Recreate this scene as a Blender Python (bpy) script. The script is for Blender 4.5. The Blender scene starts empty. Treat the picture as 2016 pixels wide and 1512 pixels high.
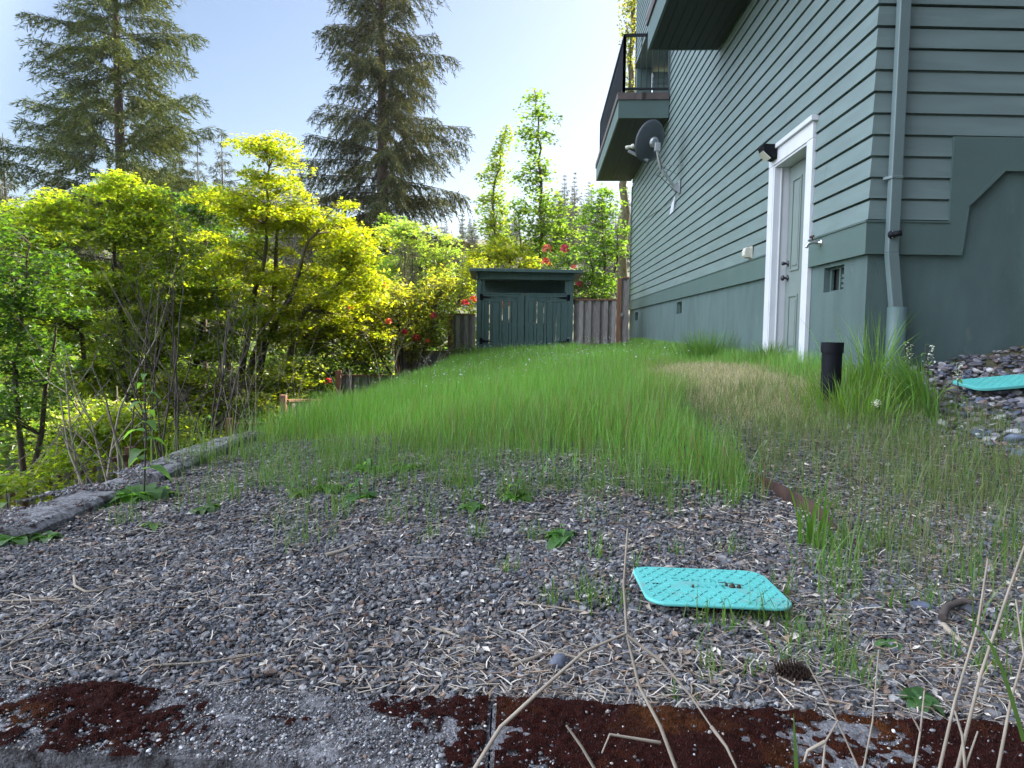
import bpy, math, random
import numpy as np
from mathutils import Vector, Matrix

# ---------------------------------------------------------------- camera, sky, sun, exposure
SC = bpy.context.scene
COL = SC.collection
FPX = 1400.0                                   # focal length for a 2016 px wide frame
PITCH = math.atan(106 / FPX)
ROLL = 0.011
CAM = np.array([0.0, 0.0, 1.0])
cF = np.array([0, math.cos(PITCH), -math.sin(PITCH)])
_R0 = np.array([1.0, 0, 0]); _U0 = np.array([0, math.sin(PITCH), math.cos(PITCH)])
cR = _R0 * math.cos(ROLL) + _U0 * math.sin(ROLL)
cU = _U0 * math.cos(ROLL) - _R0 * math.sin(ROLL)

cam_d = bpy.data.cameras.new('camera'); cam = bpy.data.objects.new('camera', cam_d); COL.objects.link(cam)
cam_d.sensor_fit = 'HORIZONTAL'; cam_d.sensor_width = 36; cam_d.lens = 36 * FPX / 2016
cam_d.clip_start = 0.05; cam_d.clip_end = 3000
M = Matrix.Identity(4)
for i in range(3):
    M[i][0] = cR[i]; M[i][1] = cU[i]; M[i][2] = -cF[i]; M[i][3] = CAM[i]
cam.matrix_world = M
SC.camera = cam

SUN_AZ = math.radians(42)                      # to the right of the view axis (+Y)
SUN_EL = math.radians(38)
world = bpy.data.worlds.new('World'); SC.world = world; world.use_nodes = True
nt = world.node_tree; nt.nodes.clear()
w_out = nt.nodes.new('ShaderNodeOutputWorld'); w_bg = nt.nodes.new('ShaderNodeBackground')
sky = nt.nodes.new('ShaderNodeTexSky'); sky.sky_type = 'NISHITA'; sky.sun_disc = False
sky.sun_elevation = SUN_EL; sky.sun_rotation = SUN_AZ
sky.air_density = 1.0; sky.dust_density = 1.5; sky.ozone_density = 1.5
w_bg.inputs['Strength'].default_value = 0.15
# the sky is clear and hazy ahead; a bright lobe is added high left, unseen, to lift the shade
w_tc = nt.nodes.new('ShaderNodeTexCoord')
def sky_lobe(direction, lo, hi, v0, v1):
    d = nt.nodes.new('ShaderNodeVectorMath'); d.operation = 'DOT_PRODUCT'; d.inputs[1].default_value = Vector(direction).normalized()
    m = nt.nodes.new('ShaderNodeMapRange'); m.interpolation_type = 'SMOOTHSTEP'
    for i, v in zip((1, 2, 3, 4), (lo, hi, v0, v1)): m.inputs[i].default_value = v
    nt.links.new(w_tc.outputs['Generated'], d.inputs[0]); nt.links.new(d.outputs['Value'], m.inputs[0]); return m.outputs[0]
fill_lobe = sky_lobe((-.85, -.12, .52), .46, .95, 0.0, 0.80)
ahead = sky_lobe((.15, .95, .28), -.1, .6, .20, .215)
low = sky_lobe((0, -1, -.05), .3, .8, 1.0, .2)     # sky dimmed low behind the camera, in place of unseen trees, darkening the near wall
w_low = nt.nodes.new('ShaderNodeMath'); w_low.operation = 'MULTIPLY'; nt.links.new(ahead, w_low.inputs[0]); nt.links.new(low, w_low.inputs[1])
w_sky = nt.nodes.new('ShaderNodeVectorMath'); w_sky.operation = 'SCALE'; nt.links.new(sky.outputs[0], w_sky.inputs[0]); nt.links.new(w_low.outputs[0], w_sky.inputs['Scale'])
w_fill = nt.nodes.new('ShaderNodeVectorMath'); w_fill.operation = 'SCALE'; w_fill.inputs[0].default_value = (5.9, 6.4, 7.5); nt.links.new(fill_lobe, w_fill.inputs['Scale'])
w_add = nt.nodes.new('ShaderNodeVectorMath'); w_add.operation = 'ADD'; nt.links.new(w_sky.outputs[0], w_add.inputs[0]); nt.links.new(w_fill.outputs[0], w_add.inputs[1])
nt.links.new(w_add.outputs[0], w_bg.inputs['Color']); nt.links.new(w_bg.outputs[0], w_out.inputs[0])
sun_d = bpy.data.lights.new('sun', 'SUN'); sun = bpy.data.objects.new('sun', sun_d); COL.objects.link(sun)
sun_d.energy = 4.4; sun_d.angle = math.radians(0.5); sun_d.color = (1.0, 0.90, 0.74)
SUN_V = Vector((math.sin(SUN_AZ) * math.cos(SUN_EL), math.cos(SUN_AZ) * math.cos(SUN_EL), math.sin(SUN_EL)))
sun.rotation_euler = SUN_V.to_track_quat('Z', 'Y').to_euler()
SC.view_settings.view_transform = 'Standard'; SC.view_settings.look = 'None'
SC.view_settings.exposure = 2.55; SC.view_settings.gamma = 1.0

# ---------------------------------------------------------------- helpers
rng = np.random.default_rng(7)

def ray(px, py): return cF + cR * (px - 1008) / FPX - cU * (py - 756) / FPX
def at(px, py, Y):
    d = ray(px, py); return CAM + d * (Y / d[1])
def pz(px, py, z):
    d = ray(px, py); return CAM + d * ((z - 1.0) / d[2])
def on_plane(px, py, P0, n):
    d = ray(px, py); return CAM + d * (np.dot(np.array(P0) - CAM, n) / np.dot(d, n))

def tag(o, label=None, cat=None, group=None, kind=None):
    if label: o['label'] = label
    if cat: o['category'] = cat
    if group: o['group'] = group
    if kind: o['kind'] = kind
    return o

def empty(name, loc, label, cat, group=None):
    o = bpy.data.objects.new(name, None); COL.objects.link(o); o.location = [float(v) for v in loc]
    o.empty_display_size = .1
    return tag(o, label, cat, group)

def link(name, me, mat, parent=None, loc=None):
    o = bpy.data.objects.new(name, me); COL.objects.link(o)
    if mat is not None and not me.materials: me.materials.append(mat)
    if parent is not None:
        o.parent = parent
        p = parent; off = Vector((0, 0, 0))
        while p is not None: off += p.location; p = p.parent
        o.location = -off
    if loc is not None: o.location = loc
    return o

class MB:
    def __init__(s): s.v = []; s.f = []; s.c = []; s.col = (1, 1, 1)
    def add(s, V, Fc):
        n = len(s.v); s.v += [tuple(float(x) for x in p) for p in V]; s.c += [s.col] * len(V)
        s.f += [tuple(i + n for i in f) for f in Fc]
    def hexa(s, P):        # 8 points: bottom 4 then top 4
        s.add(P, [(3, 2, 1, 0), (4, 5, 6, 7), (0, 1, 5, 4), (1, 2, 6, 5), (2, 3, 7, 6), (3, 0, 4, 7)])
    def box(s, lo, hi):
        x0, y0, z0 = lo; x1, y1, z1 = hi
        s.hexa([(x0, y0, z0), (x1, y0, z0), (x1, y1, z0), (x0, y1, z0), (x0, y0, z1), (x1, y0, z1), (x1, y1, z1), (x0, y1, z1)])
    def beam(s, p, q, w, h, up=(0, 0, 1)):   # rectangular bar from p to q
        p = np.array(p, float); q = np.array(q, float); d = q - p; d /= np.linalg.norm(d)
        sd = np.cross(d, up); sd /= np.linalg.norm(sd); u = np.cross(sd, d)
        a = sd * w / 2; b = u * h / 2
        s.hexa([p - a - b, p + a - b, q + a - b, q - a - b, p - a + b, p + a + b, q + a + b, q - a + b])
    def tube(s, pts, radii, n=6, cap=True):
        pts = [np.array(p, float) for p in pts]
        if np.isscalar(radii): radii = [radii] * len(pts)
        V = []; Fc = []
        ref = np.array([0.31, 0.22, 0.92]); prev = None
        for i, p in enumerate(pts):
            d = pts[min(i + 1, len(pts) - 1)] - pts[max(i - 1, 0)]; d /= (np.linalg.norm(d) + 1e-9)
            a = prev - d * np.dot(prev, d) if prev is not None else np.cross(d, ref)
            if np.linalg.norm(a) < 1e-4: a = np.cross(d, (1, 0, 0))
            a /= np.linalg.norm(a); prev = a; b = np.cross(d, a)
            for k in range(n):
                t = 2 * math.pi * k / n; V.append(p + (a * math.cos(t) + b * math.sin(t)) * radii[i])
        for i in range(len(pts) - 1):
            for k in range(n):
                Fc.append((i * n + k, i * n + (k + 1) % n, (i + 1) * n + (k + 1) % n, (i + 1) * n + k))
        s.add(V, Fc)
        if cap and n > 5: s.add(V[:n], [tuple(range(n - 1, -1, -1))]); s.add(V[-n:], [tuple(range(n))])
    def lathe(s, o, prof, n=24, axis=None):   # prof: (r, z)
        o = np.array(o, float); ax = np.array(axis if axis is not None else (0, 0, 1), float); ax /= np.linalg.norm(ax)
        a = np.cross(ax, (0.2, 0.9, 0.1) if abs(ax[1]) < .9 else (1, 0, 0)); a /= np.linalg.norm(a); b = np.cross(ax, a)
        V = []; Fc = []
        for (r, z) in prof:
            for k in range(n):
                t = 2 * math.pi * k / n; V.append(o + ax * z + (a * math.cos(t) + b * math.sin(t)) * r)
        for i in range(len(prof) - 1):
            for k in range(n): Fc.append((i * n + k, i * n + (k + 1) % n, (i + 1) * n + (k + 1) % n, (i + 1) * n + k))
        s.add(V, Fc)
    def prism(s, poly, vec):     # polygon (3d points) extruded by vec
        poly = [np.array(p, float) for p in poly]; n = len(poly); vec = np.array(vec, float)
        s.add(poly + [p + vec for p in poly], [tuple(range(n - 1, -1, -1)), tuple(range(n, 2 * n))] + [(i, (i + 1) % n, n + (i + 1) % n, n + i) for i in range(n)])
    def mesh(s, name, smooth=False, color=False):
        me = bpy.data.meshes.new(name); me.from_pydata(s.v, [], s.f); me.validate()
        if color: set_col(me, np.array(s.c, np.float32))
        if smooth: me.polygons.foreach_set('use_smooth', np.ones(len(me.polygons), bool))
        else: me.polygons.foreach_set('use_smooth', np.zeros(len(me.polygons), bool))
        me.update(); return me
    def build(s, name, mat, parent=None, smooth=False, color=False, bevel=0):
        o = link(name, s.mesh(name, smooth, color), mat, parent)
        if bevel:
            m = o.modifiers.new('bevel', 'BEVEL'); m.width = bevel; m.segments = 2; m.limit_method = 'ANGLE'
        return o

def set_col(me, c):
    at_ = me.color_attributes.new('Col', 'FLOAT_COLOR', 'POINT')
    a = np.ones((len(me.vertices), 4), np.float32); a[:, :3] = c
    at_.data.foreach_set('color', a.ravel())

def fast_mesh(name, V, quads=None, tris=None, col=None, smooth=False):
    me = bpy.data.meshes.new(name)
    V = np.asarray(V, np.float32); me.vertices.add(len(V)); me.vertices.foreach_set('co', V.ravel())
    parts = []; starts = []; n = 0
    for arr, k in ((quads, 4), (tris, 3)):
        if arr is None or len(arr) == 0: continue
        arr = np.asarray(arr, np.int32); parts.append(arr.ravel()); starts.append(n + np.arange(len(arr), dtype=np.int32) * k); n += arr.size
    L = np.concatenate(parts); S = np.concatenate(starts)
    me.loops.add(len(L)); me.loops.foreach_set('vertex_index', L)
    me.polygons.add(len(S)); me.polygons.foreach_set('loop_start', S)
    me.polygons.foreach_set('use_smooth', np.full(len(S), smooth, bool))
    me.update(calc_edges=True)
    if col is not None: set_col(me, col)
    return me

def unit(v): return v / (np.linalg.norm(v, axis=-1, keepdims=True) + 1e-9)

def scatter(name, TV, TF, pos, R, scale, col, smooth=False):
    """N copies of a template (TV verts, TF faces of one size) as one mesh. R: N,3,3 ; scale: N,3"""
    N = len(pos); k = len(TV)
    V = np.einsum('nij,nkj->nki', R, TV[None] * scale[:, None, :]) + pos[:, None, :]
    Fc = (np.asarray(TF)[None] + (np.arange(N) * k)[:, None, None]).reshape(-1, np.asarray(TF).shape[1])
    c = np.repeat(col, k, axis=0)
    kw = {'quads': Fc} if Fc.shape[1] == 4 else {'tris': Fc}
    return fast_mesh(name, V.reshape(-1, 3), col=c, smooth=smooth, **kw)

def rand_rot(N, r, tilt=math.pi):
    """random yaw with tilt about a random horizontal axis"""
    yaw = r.uniform(0, 2 * math.pi, N); t = r.normal(0, tilt, N); a = r.uniform(0, 2 * math.pi, N)
    cy, sy = np.cos(yaw), np.sin(yaw); Z = np.zeros(N); O = np.ones(N)
    Ry = np.stack([np.stack([cy, -sy, Z], -1), np.stack([sy, cy, Z], -1), np.stack([Z, Z, O], -1)], 1)
    ax = np.stack([np.cos(a), np.sin(a), Z], -1)
    ct, st = np.cos(t)[:, None, None], np.sin(t)[:, None, None]
    K = np.zeros((N, 3, 3)); K[:, 0, 1] = -ax[:, 2]; K[:, 0, 2] = ax[:, 1]; K[:, 1, 0] = ax[:, 2]; K[:, 1, 2] = -ax[:, 0]; K[:, 2, 0] = -ax[:, 1]; K[:, 2, 1] = ax[:, 0]
    I = np.eye(3)[None]
    return (I + st * K + (1 - ct) * (K @ K)) @ Ry

def vnoise(x, y, seed=0, scale=1.0):
    """cheap smooth value noise in -1..1"""
    x = np.asarray(x, float) / scale; y = np.asarray(y, float) / scale
    xi = np.floor(x).astype(np.int64); yi = np.floor(y).astype(np.int64); fx = x - xi; fy = y - yi
    fx = fx * fx * (3 - 2 * fx); fy = fy * fy * (3 - 2 * fy)
    def h(a, b):
        n = (a * 374761393 + b * 668265263 + seed * 974711) & 0x7fffffff
        n = ((n ^ (n >> 13)) * 1274126177) & 0x7fffffff
        return ((n ^ (n >> 16)) & 0xffff) / 32767.5 - 1
    return (h(xi, yi) * (1 - fx) + h(xi + 1, yi) * fx) * (1 - fy) + (h(xi, yi + 1) * (1 - fx) + h(xi + 1, yi + 1) * fx) * fy

# ---------------------------------------------------------------- materials
def mat_base(name):
    m = bpy.data.materials.new(name); m.use_nodes = True; n = m.node_tree; n.nodes.clear()
    out = n.nodes.new('ShaderNodeOutputMaterial'); return m, n, out

def mat(name, color, rough=.6, var=.12, scale=6.0, bump=0.0, bscale=60.0, metal=0.0, stretch=(1, 1, 1), attr=False, spec=.5, dirt=None):
    m, n, out = mat_base(name); N = n.nodes; L = n.links
    b = N.new('ShaderNodeBsdfPrincipled'); L.new(b.outputs[0], out.inputs[0])
    b.inputs['Roughness'].default_value = rough; b.inputs['Metallic'].default_value = metal; b.inputs['Specular IOR Level'].default_value = spec
    tc = N.new('ShaderNodeTexCoord'); mp = N.new('ShaderNodeMapping'); mp.inputs['Scale'].default_value = stretch
    L.new(tc.outputs['Object'], mp.inputs[0])
    nz = N.new('ShaderNodeTexNoise'); nz.inputs['Scale'].default_value = scale; nz.inputs['Detail'].default_value = 6; L.new(mp.outputs[0], nz.inputs[0])
    mr = N.new('ShaderNodeMapRange'); mr.inputs[1].default_value = .3; mr.inputs[2].default_value = .7; mr.inputs[3].default_value = 1 - var; mr.inputs[4].default_value = 1 + var
    L.new(nz.outputs[0], mr.inputs[0])
    mx = N.new('ShaderNodeVectorMath'); mx.operation = 'SCALE'
    if attr:
        a = N.new('ShaderNodeAttribute'); a.attribute_name = 'Col'; L.new(a.outputs['Color'], mx.inputs[0])
    else: mx.inputs[0].default_value = color
    L.new(mr.outputs[0], mx.inputs['Scale'])
    src = mx.outputs[0]
    if dirt:
        d = N.new('ShaderNodeTexNoise'); d.inputs['Scale'].default_value = dirt[1]; d.inputs['Detail'].default_value = 8; d.inputs['Roughness'].default_value = .65; L.new(mp.outputs[0], d.inputs[0])
        dr = N.new('ShaderNodeMapRange'); dr.inputs[1].default_value = dirt[2]; dr.inputs[2].default_value = dirt[2] + .12; L.new(d.outputs[0], dr.inputs[0])
        mm = N.new('ShaderNodeMix'); mm.data_type = 'RGBA'; L.new(dr.outputs[0], mm.inputs[0]); L.new(src, mm.inputs[6]); mm.inputs[7].default_value = (*dirt[0], 1)
        src = mm.outputs[2]
    L.new(src, b.inputs['Base Color'])
    if bump:
        bz = N.new('ShaderNodeTexNoise'); bz.inputs['Scale'].default_value = bscale; bz.inputs['Detail'].default_value = 5; L.new(mp.outputs[0], bz.inputs[0])
        bp = N.new('ShaderNodeBump'); bp.inputs['Strength'].default_value = bump; bp.inputs['Distance'].default_value = .01
        L.new(bz.outputs[0], bp.inputs['Height']); L.new(bp.outputs[0], b.inputs['Normal'])
    return m

def leaf_mat(name, trans=.45, gloss=.06, tint=(1.25, 1.2, .45)):
    m, n, out = mat_base(name); N = n.nodes; L = n.links
    a = N.new('ShaderNodeAttribute'); a.attribute_name = 'Col'
    df = N.new('ShaderNodeBsdfDiffuse'); tr = N.new('ShaderNodeBsdfTranslucent'); gl = N.new('ShaderNodeBsdfGlossy'); gl.inputs['Roughness'].default_value = .45
    mu = N.new('ShaderNodeVectorMath'); mu.operation = 'MULTIPLY'; mu.inputs[1].default_value = tint
    L.new(a.outputs['Color'], df.inputs['Color']); L.new(a.outputs['Color'], mu.inputs[0]); L.new(mu.outputs[0], tr.inputs['Color'])
    m1 = N.new('ShaderNodeMixShader'); m1.inputs[0].default_value = trans; L.new(df.outputs[0], m1.inputs[1]); L.new(tr.outputs[0], m1.inputs[2])
    m2 = N.new('ShaderNodeMixShader'); m2.inputs[0].default_value = gloss; L.new(m1.outputs[0], m2.inputs[1]); L.new(gl.outputs[0], m2.inputs[2])
    L.new(m2.outputs[0], out.inputs[0]); return m

GREEN = (.175, .245, .205)
MT = {}
MT['siding'] = mat('painted_siding', (.138, .188, .182), .5, .10, 2.0, .12, 90, stretch=(1, 1, 6), dirt=((.122, .170, .164), 1.1, .52))
MT['trim'] = mat('painted_trim', (.076, .120, .112), .5, .06, 3, .1, 70)
MT['stucco'] = mat('painted_stucco', (.074, .116, .110), .85, .16, 2.2, .5, 110, stretch=(2.2, 2.2, .8), dirt=((.115, .15, .14), 3.5, .60))
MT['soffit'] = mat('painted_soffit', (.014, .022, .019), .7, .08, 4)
MT['white'] = mat('white_paint', (.56, .57, .60), .45, .05, 5, dirt=((.50, .50, .50), 7, .66))
MT['door'] = mat('door_paint', (.16, .20, .185), .45, .04, 4)
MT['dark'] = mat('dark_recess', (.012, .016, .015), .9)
MT['rail'] = mat('black_metal', (.012, .013, .018), .35, .1, 8)
MT['tile'] = mat('slate_tile', (.085, .065, .062), .6, .35, 5, .2, 40)
MT['grey_metal'] = mat('galvanised_metal', (.42, .44, .46), .4, .15, 9, metal=.55)
MT['dish'] = mat('dish_grey', (.055, .065, .078), .45, .1, 6)
MT['chrome'] = mat('brass_tap', (.5, .5, .48), .3, .2, 20, metal=.9)
MT['black'] = mat('black_plastic', (.004, .005, .008), .7, .2, 12, spec=.2)
MT['beige'] = mat('beige_plastic', (.52, .50, .42), .55, .06, 10)
MT['shed'] = mat('shed_paint', (.062, .112, .110), .6, .12, 5, .15, 60, stretch=(4, 4, .6))
MT['wood'] = mat('weathered_boards', (.20, .165, .145), .85, .3, 7, .4, 40, stretch=(7, 7, .8), attr=True)
MT['cedar'] = mat('cedar_post', (.20, .10, .06), .8, .25, 6, .3, 40, stretch=(7, 7, .8))
MT['bark'] = mat('bark', (.085, .062, .048), .95, .4, 9, .9, 26, stretch=(3, 3, .7))
MT['mossbark'] = mat('mossy_bark', (.10, .085, .05), .95, .4, 7, .9, 26, stretch=(2, 2, .8), dirt=((.16, .14, .03), 5, .58))
MT['twig'] = mat('twig_bark', (.075, .058, .05), .9, .3, 14)
MT['drytwig'] = mat('dry_stalk', (.30, .25, .19), .85, .25, 18)
MT['leaf'] = leaf_mat('leaf', .64, .04, (1.6, 1.65, .55))
MT['needle'] = leaf_mat('needles', .15, .015, (1.2, 1.1, .6))
MT['grass'] = leaf_mat('grass_blade', .45, .04, (1.15, 1.3, .6))
MT['petal'] = leaf_mat('petal', .35, .03, (1.1, .9, .9))
MT['stone'] = mat('gravel_stone', (1, 1, 1), .75, .3, 60, .3, 120, attr=True)
MT['pebble'] = mat('river_stone', (1, 1, 1), .6, .3, 30, .2, 90, attr=True)
MT['straw'] = mat('straw', (1, 1, 1), .85, .2, 30, attr=True)
MT['ground'] = mat('soil', (1, 1, 1), .95, .35, 14, .8, 50, attr=True)
MT['concrete'] = mat('exposed_aggregate_concrete', (.19, .185, .19), .95, .55, 60, 1.0, 160, dirt=((.035, .026, .026), 14, .50))
MT['moss'] = mat('red_moss', (1, 1, 1), 1.0, .45, 90, 1.0, 260, attr=True, spec=.1)
MT['steel'] = mat('rusty_edging', (.055, .028, .02), .8, .4, 12, .3, 60)
MT['lid'] = mat('turquoise_plastic', (.12, .50, .45), .5, .07, 9, dirt=((.21, .36, .33), 6, .56))
MT['lidline'] = mat('turquoise_relief', (.085, .43, .39), .5, .05, 9)
MT['cone'] = mat('cone_scale', (.05, .028, .018), .8, .35, 40)
MT['wall_white'] = mat('white_bin_plastic', (.7, .72, .74), .5)

# ---------------------------------------------------------------- terrain
def XL(Y):
    return np.interp(Y, [0, 1.4, 2.2, 2.7, 3.0, 3.4, 3.9, 4.5, 5.3, 9, 13, 16.5, 20, 26], [-2.3, -2.4, -2.45, -2.42, -2.33, -2.26, -2.22, -2.16, -2.08, -1.78, -1.52, -1.1, -1.1, -1.1])
def terr(X, Y):
    Y = np.asarray(Y, float); X = np.asarray(X, float)
    Rr = np.interp(Y, [1.4, 2.2, 3.0, 4.0, 5.17, 6.3, 9, 19, 25], [.15, .22, .30, .46, .63, .68, .68, .72, .4])
    Lr = np.interp(Y, [1.4, 5.4, 7, 9, 13, 15, 16.5, 19, 25], [.15, .14, .12, .11, .21, .36, .46, .45, -.2])
    xl = XL(Y); xr = 2.55 + .0433 * (Y - 5.17)
    u = np.clip((X - xl) / (xr - xl), 0, 1); near = np.clip((Y - 2.0) / 3.5, 0, 1)
    u2 = u * u * (3 - 2 * u)
    return Lr + (Rr - Lr) * (u2 * (1 - near * .35) + u * near * .35)
def zg(X, Y):
    X = np.asarray(X, float); Y = np.asarray(Y, float)
    xl = XL(Y); T = terr(np.maximum(X, xl), Y)
    # pebble mound right of the house corner
    b_off = np.clip((X - 2.3) / 1.1, 0, 1.6); T = T + b_off * .26 * np.clip(1 - (5.5 - Y) / 2.2, 0, 1) * (Y < 6.5)
    d = np.maximum(xl - X, 0)
    low = -.75 - .28 * np.clip(d, 0, 7) - .02 * np.clip(d - 7, 0, 60)
    s = np.interp(Y, [5, 6.5, 9], [.08, .25, .9])
    z = np.where(d > 0, low + (T - low) * np.exp(-d / s), T)
    # beyond the yard
    k = np.clip((Y - 21) / 14, 0, 1); far = -2.6 + 0 * Y
    z = z * (1 - k) + np.minimum(far, z) * k
    h = np.clip((Y - 55) / 200, 0, 1); z = z + 34 * h * h * (3 - 2 * h)
    # in front of the retaining wall, where the photographer stands
    fy = 1.36 - .06 * X
    z = z + np.where((X > xl) & (Y < 20) & (X < 6), .012 * vnoise(X, Y, 3, .25) + .010 * vnoise(X, Y, 5, .09), .08 * vnoise(X, Y, 9, .9))
    z = np.where((Y < fy - .02) & (X > -1.6), -.75, z)
    return z

gx = np.concatenate([-np.geomspace(450, 7, 26), np.arange(-6.6, -2.4, .2), np.arange(-2.4, 4.4, .06), np.geomspace(4.5, 450, 26)])
gy = np.concatenate([np.array([-60, -20, -8, -3, -1, 0, .6, 1.0, 1.2]), np.arange(1.3, 6, .06), np.arange(6, 22, .16), np.geomspace(22.2, 500, 50)])
GX, GY = np.meshgrid(gx, gy); GZ = zg(GX, GY)
inn = (GX > XL(GY)) & (GY < 20) & (GX < 6)
nY, nX = GX.shape
idx = np.arange(nY * nX).reshape(nY, nX)
Q = np.stack([idx[:-1, :-1], idx[:-1, 1:], idx[1:, 1:], idx[1:, :-1]], -1).reshape(-1, 4)
gc = np.zeros((nY, nX, 3)); gc[:] = (.045, .05, .022)
n1 = vnoise(GX, GY, 11, .5)[..., None]
gravel_c = np.array([.06, .055, .055]); soil_c = np.array([.075, .07, .035]); straw_c = np.array([.34, .27, .17])
lawn_k = np.clip((GY - 4.0 - .3 * n1[..., 0]) / .6, 0, 1)[..., None]
yard = gravel_c * (1 - lawn_k) + soil_c * lawn_k
def dry_mask(X, Y):
    m = np.exp(-(((X - 1.70) / .52) ** 2 + ((Y - 6.1) / 1.9) ** 2) * 1.2)
    return np.clip(m * 1.9 - .25 + .3 * vnoise(X, Y, 21, .3), 0, 1)
dm = dry_mask(GX, GY)[..., None]
yard = yard * (1 - dm) + straw_c * dm
gc = np.where(inn[..., None], yard, gc)
me = fast_mesh('ground', np.stack([GX, GY, GZ], -1).reshape(-1, 3), quads=Q, col=gc.reshape(-1, 3), smooth=True)
tag(link('ground', me, MT['ground']), 'gravel and soil yard sloping up to the house and falling away to the trees', 'ground', kind='structure')

IN1 = [pz(58, 1056, .17)[:2], pz(146, 1019, .17)[:2], pz(205, 992, .17)[:2], pz(285, 958, .17)[:2]]; OUT1 = [pz(-75, 1040, .2)[:2], pz(-10, 1008, .2)[:2], pz(100, 985, .2)[:2], pz(225, 942, .2)[:2]]
IN_Y = [p[1] for p in IN1] + [4.4, 5.0, 5.4]; IN_X = [p[0] for p in IN1] + [-1.90, -1.92, -1.88]
def inner_x(y): return np.where(np.asarray(y) < IN_Y[0], -2.4, np.interp(y, IN_Y, IN_X))
def gz(x, y): return float(zg(np.array([x]), np.array([y]))[0])
def gp(px, py):
    """the point of the ground seen at a pixel"""
    z = .2
    for _ in range(40):
        P = pz(px, py, z); z += (gz(P[0], P[1]) - z) * .5
    return P

# ---------------------------------------------------------------- house
TH = math.radians(2.48)
A = np.array([math.sin(TH), math.cos(TH), 0]); NA = np.array([-math.cos(TH), math.sin(TH), 0])
TB = math.radians(1.5)
B = np.array([math.cos(TB), math.sin(TB), 0]); NB = np.array([math.sin(TB), -math.cos(TB), 0])
HC = np.array([2.547, 5.17, 0.0])                # foundation corner
UP = np.array([0, 0, 1.0])
def corner(t):
    Mx = np.array([NA[:2], NB[:2]]); o = np.linalg.solve(Mx, [t, t]); return HC + np.array([o[0], o[1], 0])
def LW(s, t, z): return HC + A * s + NA * t + UP * z           # long wall: s along, t outward
def NW(s, t, z): return HC + B * s + NB * t + UP * z           # near wall
def lw_px(px, py, t=0.0):
    P = on_plane(px, py, HC + NA * t, NA) - HC; return float(P @ A), float(P[2])
def nw_px(px, py, t=0.0):
    P = on_plane(px, py, HC + NB * t, NB) - HC; return float(P[:2] @ B[:2]), float(P[2])
LEN = lw_px(1240, 612)[0]
DS1, DZT = lw_px(1609, 228, .035)[0], lw_px(1605, 226, .035)[1]   # door casing, near edge and head top
DS1 = lw_px(1590, 540, .035)[0]; DS2 = lw_px(1507, 540, .035)[0]
Z0, ZT0, ZT1, EXP = -.4, 1.571, 1.803, .1487
ZTOP = 9.8
house = empty('house', LW(0, 0, .6), 'green clapboard house with white framed side door and two balconies', 'house')

def board_strip(mb, F, s0, s1, z0, z1, corner_side=False, tb=.021, tt=.007, g=.015, back=-.04):
    """one clapboard course: sloping face, and the open drip groove under its butt"""
    def L_(t, z): return corner(t) + UP * z if corner_side else F(s0, t, z)
    prof = [(back, z0), (back, z0 + g), (tb, z0 + g), (tt, z1), (back, z1)]
    V = [L_(t, z) for t, z in prof] + [F(s1, t, z) for t, z in prof]
    mb.add(V, [(k, k + 5, k + 6, k + 1) for k in range(4)])
    if not corner_side: mb.add([L_(t, z) for t, z in prof[1:]], [(0, 1, 2, 3)])
    mb.add([F(s1, t, z) for t, z in prof[1:]], [(0, 1, 2, 3)])

PO0 = lw_px(1318, 230)[0]; PO1 = lw_px(1273, 150)[0]; POST0 = lw_px(1271, 150)[0]
ZFL = 5.33; ZHD = lw_px(1262, 113)[1]
OPZ = DZT - .18
mb = MB(); n = int((ZTOP - ZT1) / EXP) + 1
CW = .14
D0, D1 = DS1 + CW * .5, DS2 - CW * .5
for i in range(n):
    z0 = ZT1 + i * EXP; z1 = z0 + EXP
    if z1 < DZT - .04: segs = [(0, D0), (D1, LEN)]
    elif z1 > ZFL and z0 < ZHD: segs = [(0, PO0), (PO1 + .02, LEN)] if z0 < ZHD - .001 else [(0, LEN)]
    else: segs = [(0, LEN)]
    if z1 > ZFL and z0 < ZHD: segs = [(0, PO0)]
    for (a, b) in segs:
        cuts = sorted(c for c in [((i * 2.37 + .9) % 3.6) + 3.6 * q for q in range(5)] if a + .3 < c < b - .3); e = [a] + cuts + [b]
        for q in range(len(e) - 1): board_strip(mb, LW, e[q] + (.0015 if q else 0), e[q + 1] - (.0015 if q < len(e) - 2 else 0), z0, z1, e[q] == 0)
mb.build('siding', MT['siding'], house)
VS = nw_px(1866, 390)[0]; VZ = nw_px(1873, 271)[1]
mb = MB()
for i in range(n):
    z0 = ZT1 + i * EXP; z1 = z0 + EXP
    board_strip(mb, NW, 0, VS + .05 if z1 < VZ + .02 else 9.0, z0, z1, True)
mb.build('siding', MT['siding'], house)

# trim boards
def plank(mb, F, s0, s1, z0, z1, t=.033, corner_side=False, t0=0.0):
    p = (corner(t) if corner_side else F(s0, t, 0)) ; p0 = corner(t0) if corner_side else F(s0, t0, 0)
    q, q0 = F(s1, t, 0), F(s1, t0, 0)
    mb.hexa([p0 + UP * z0, q0 + UP * z0, q + UP * z0, p + UP * z0, p0 + UP * z1, q0 + UP * z1, q + UP * z1, p + UP * z1])
mb = MB()
plank(mb, LW, 0, DS1 + .01, ZT0, ZT1 - .004, .036, True); plank(mb, LW, DS2 - .01, LEN, ZT0, ZT1 - .004, .036)
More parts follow.
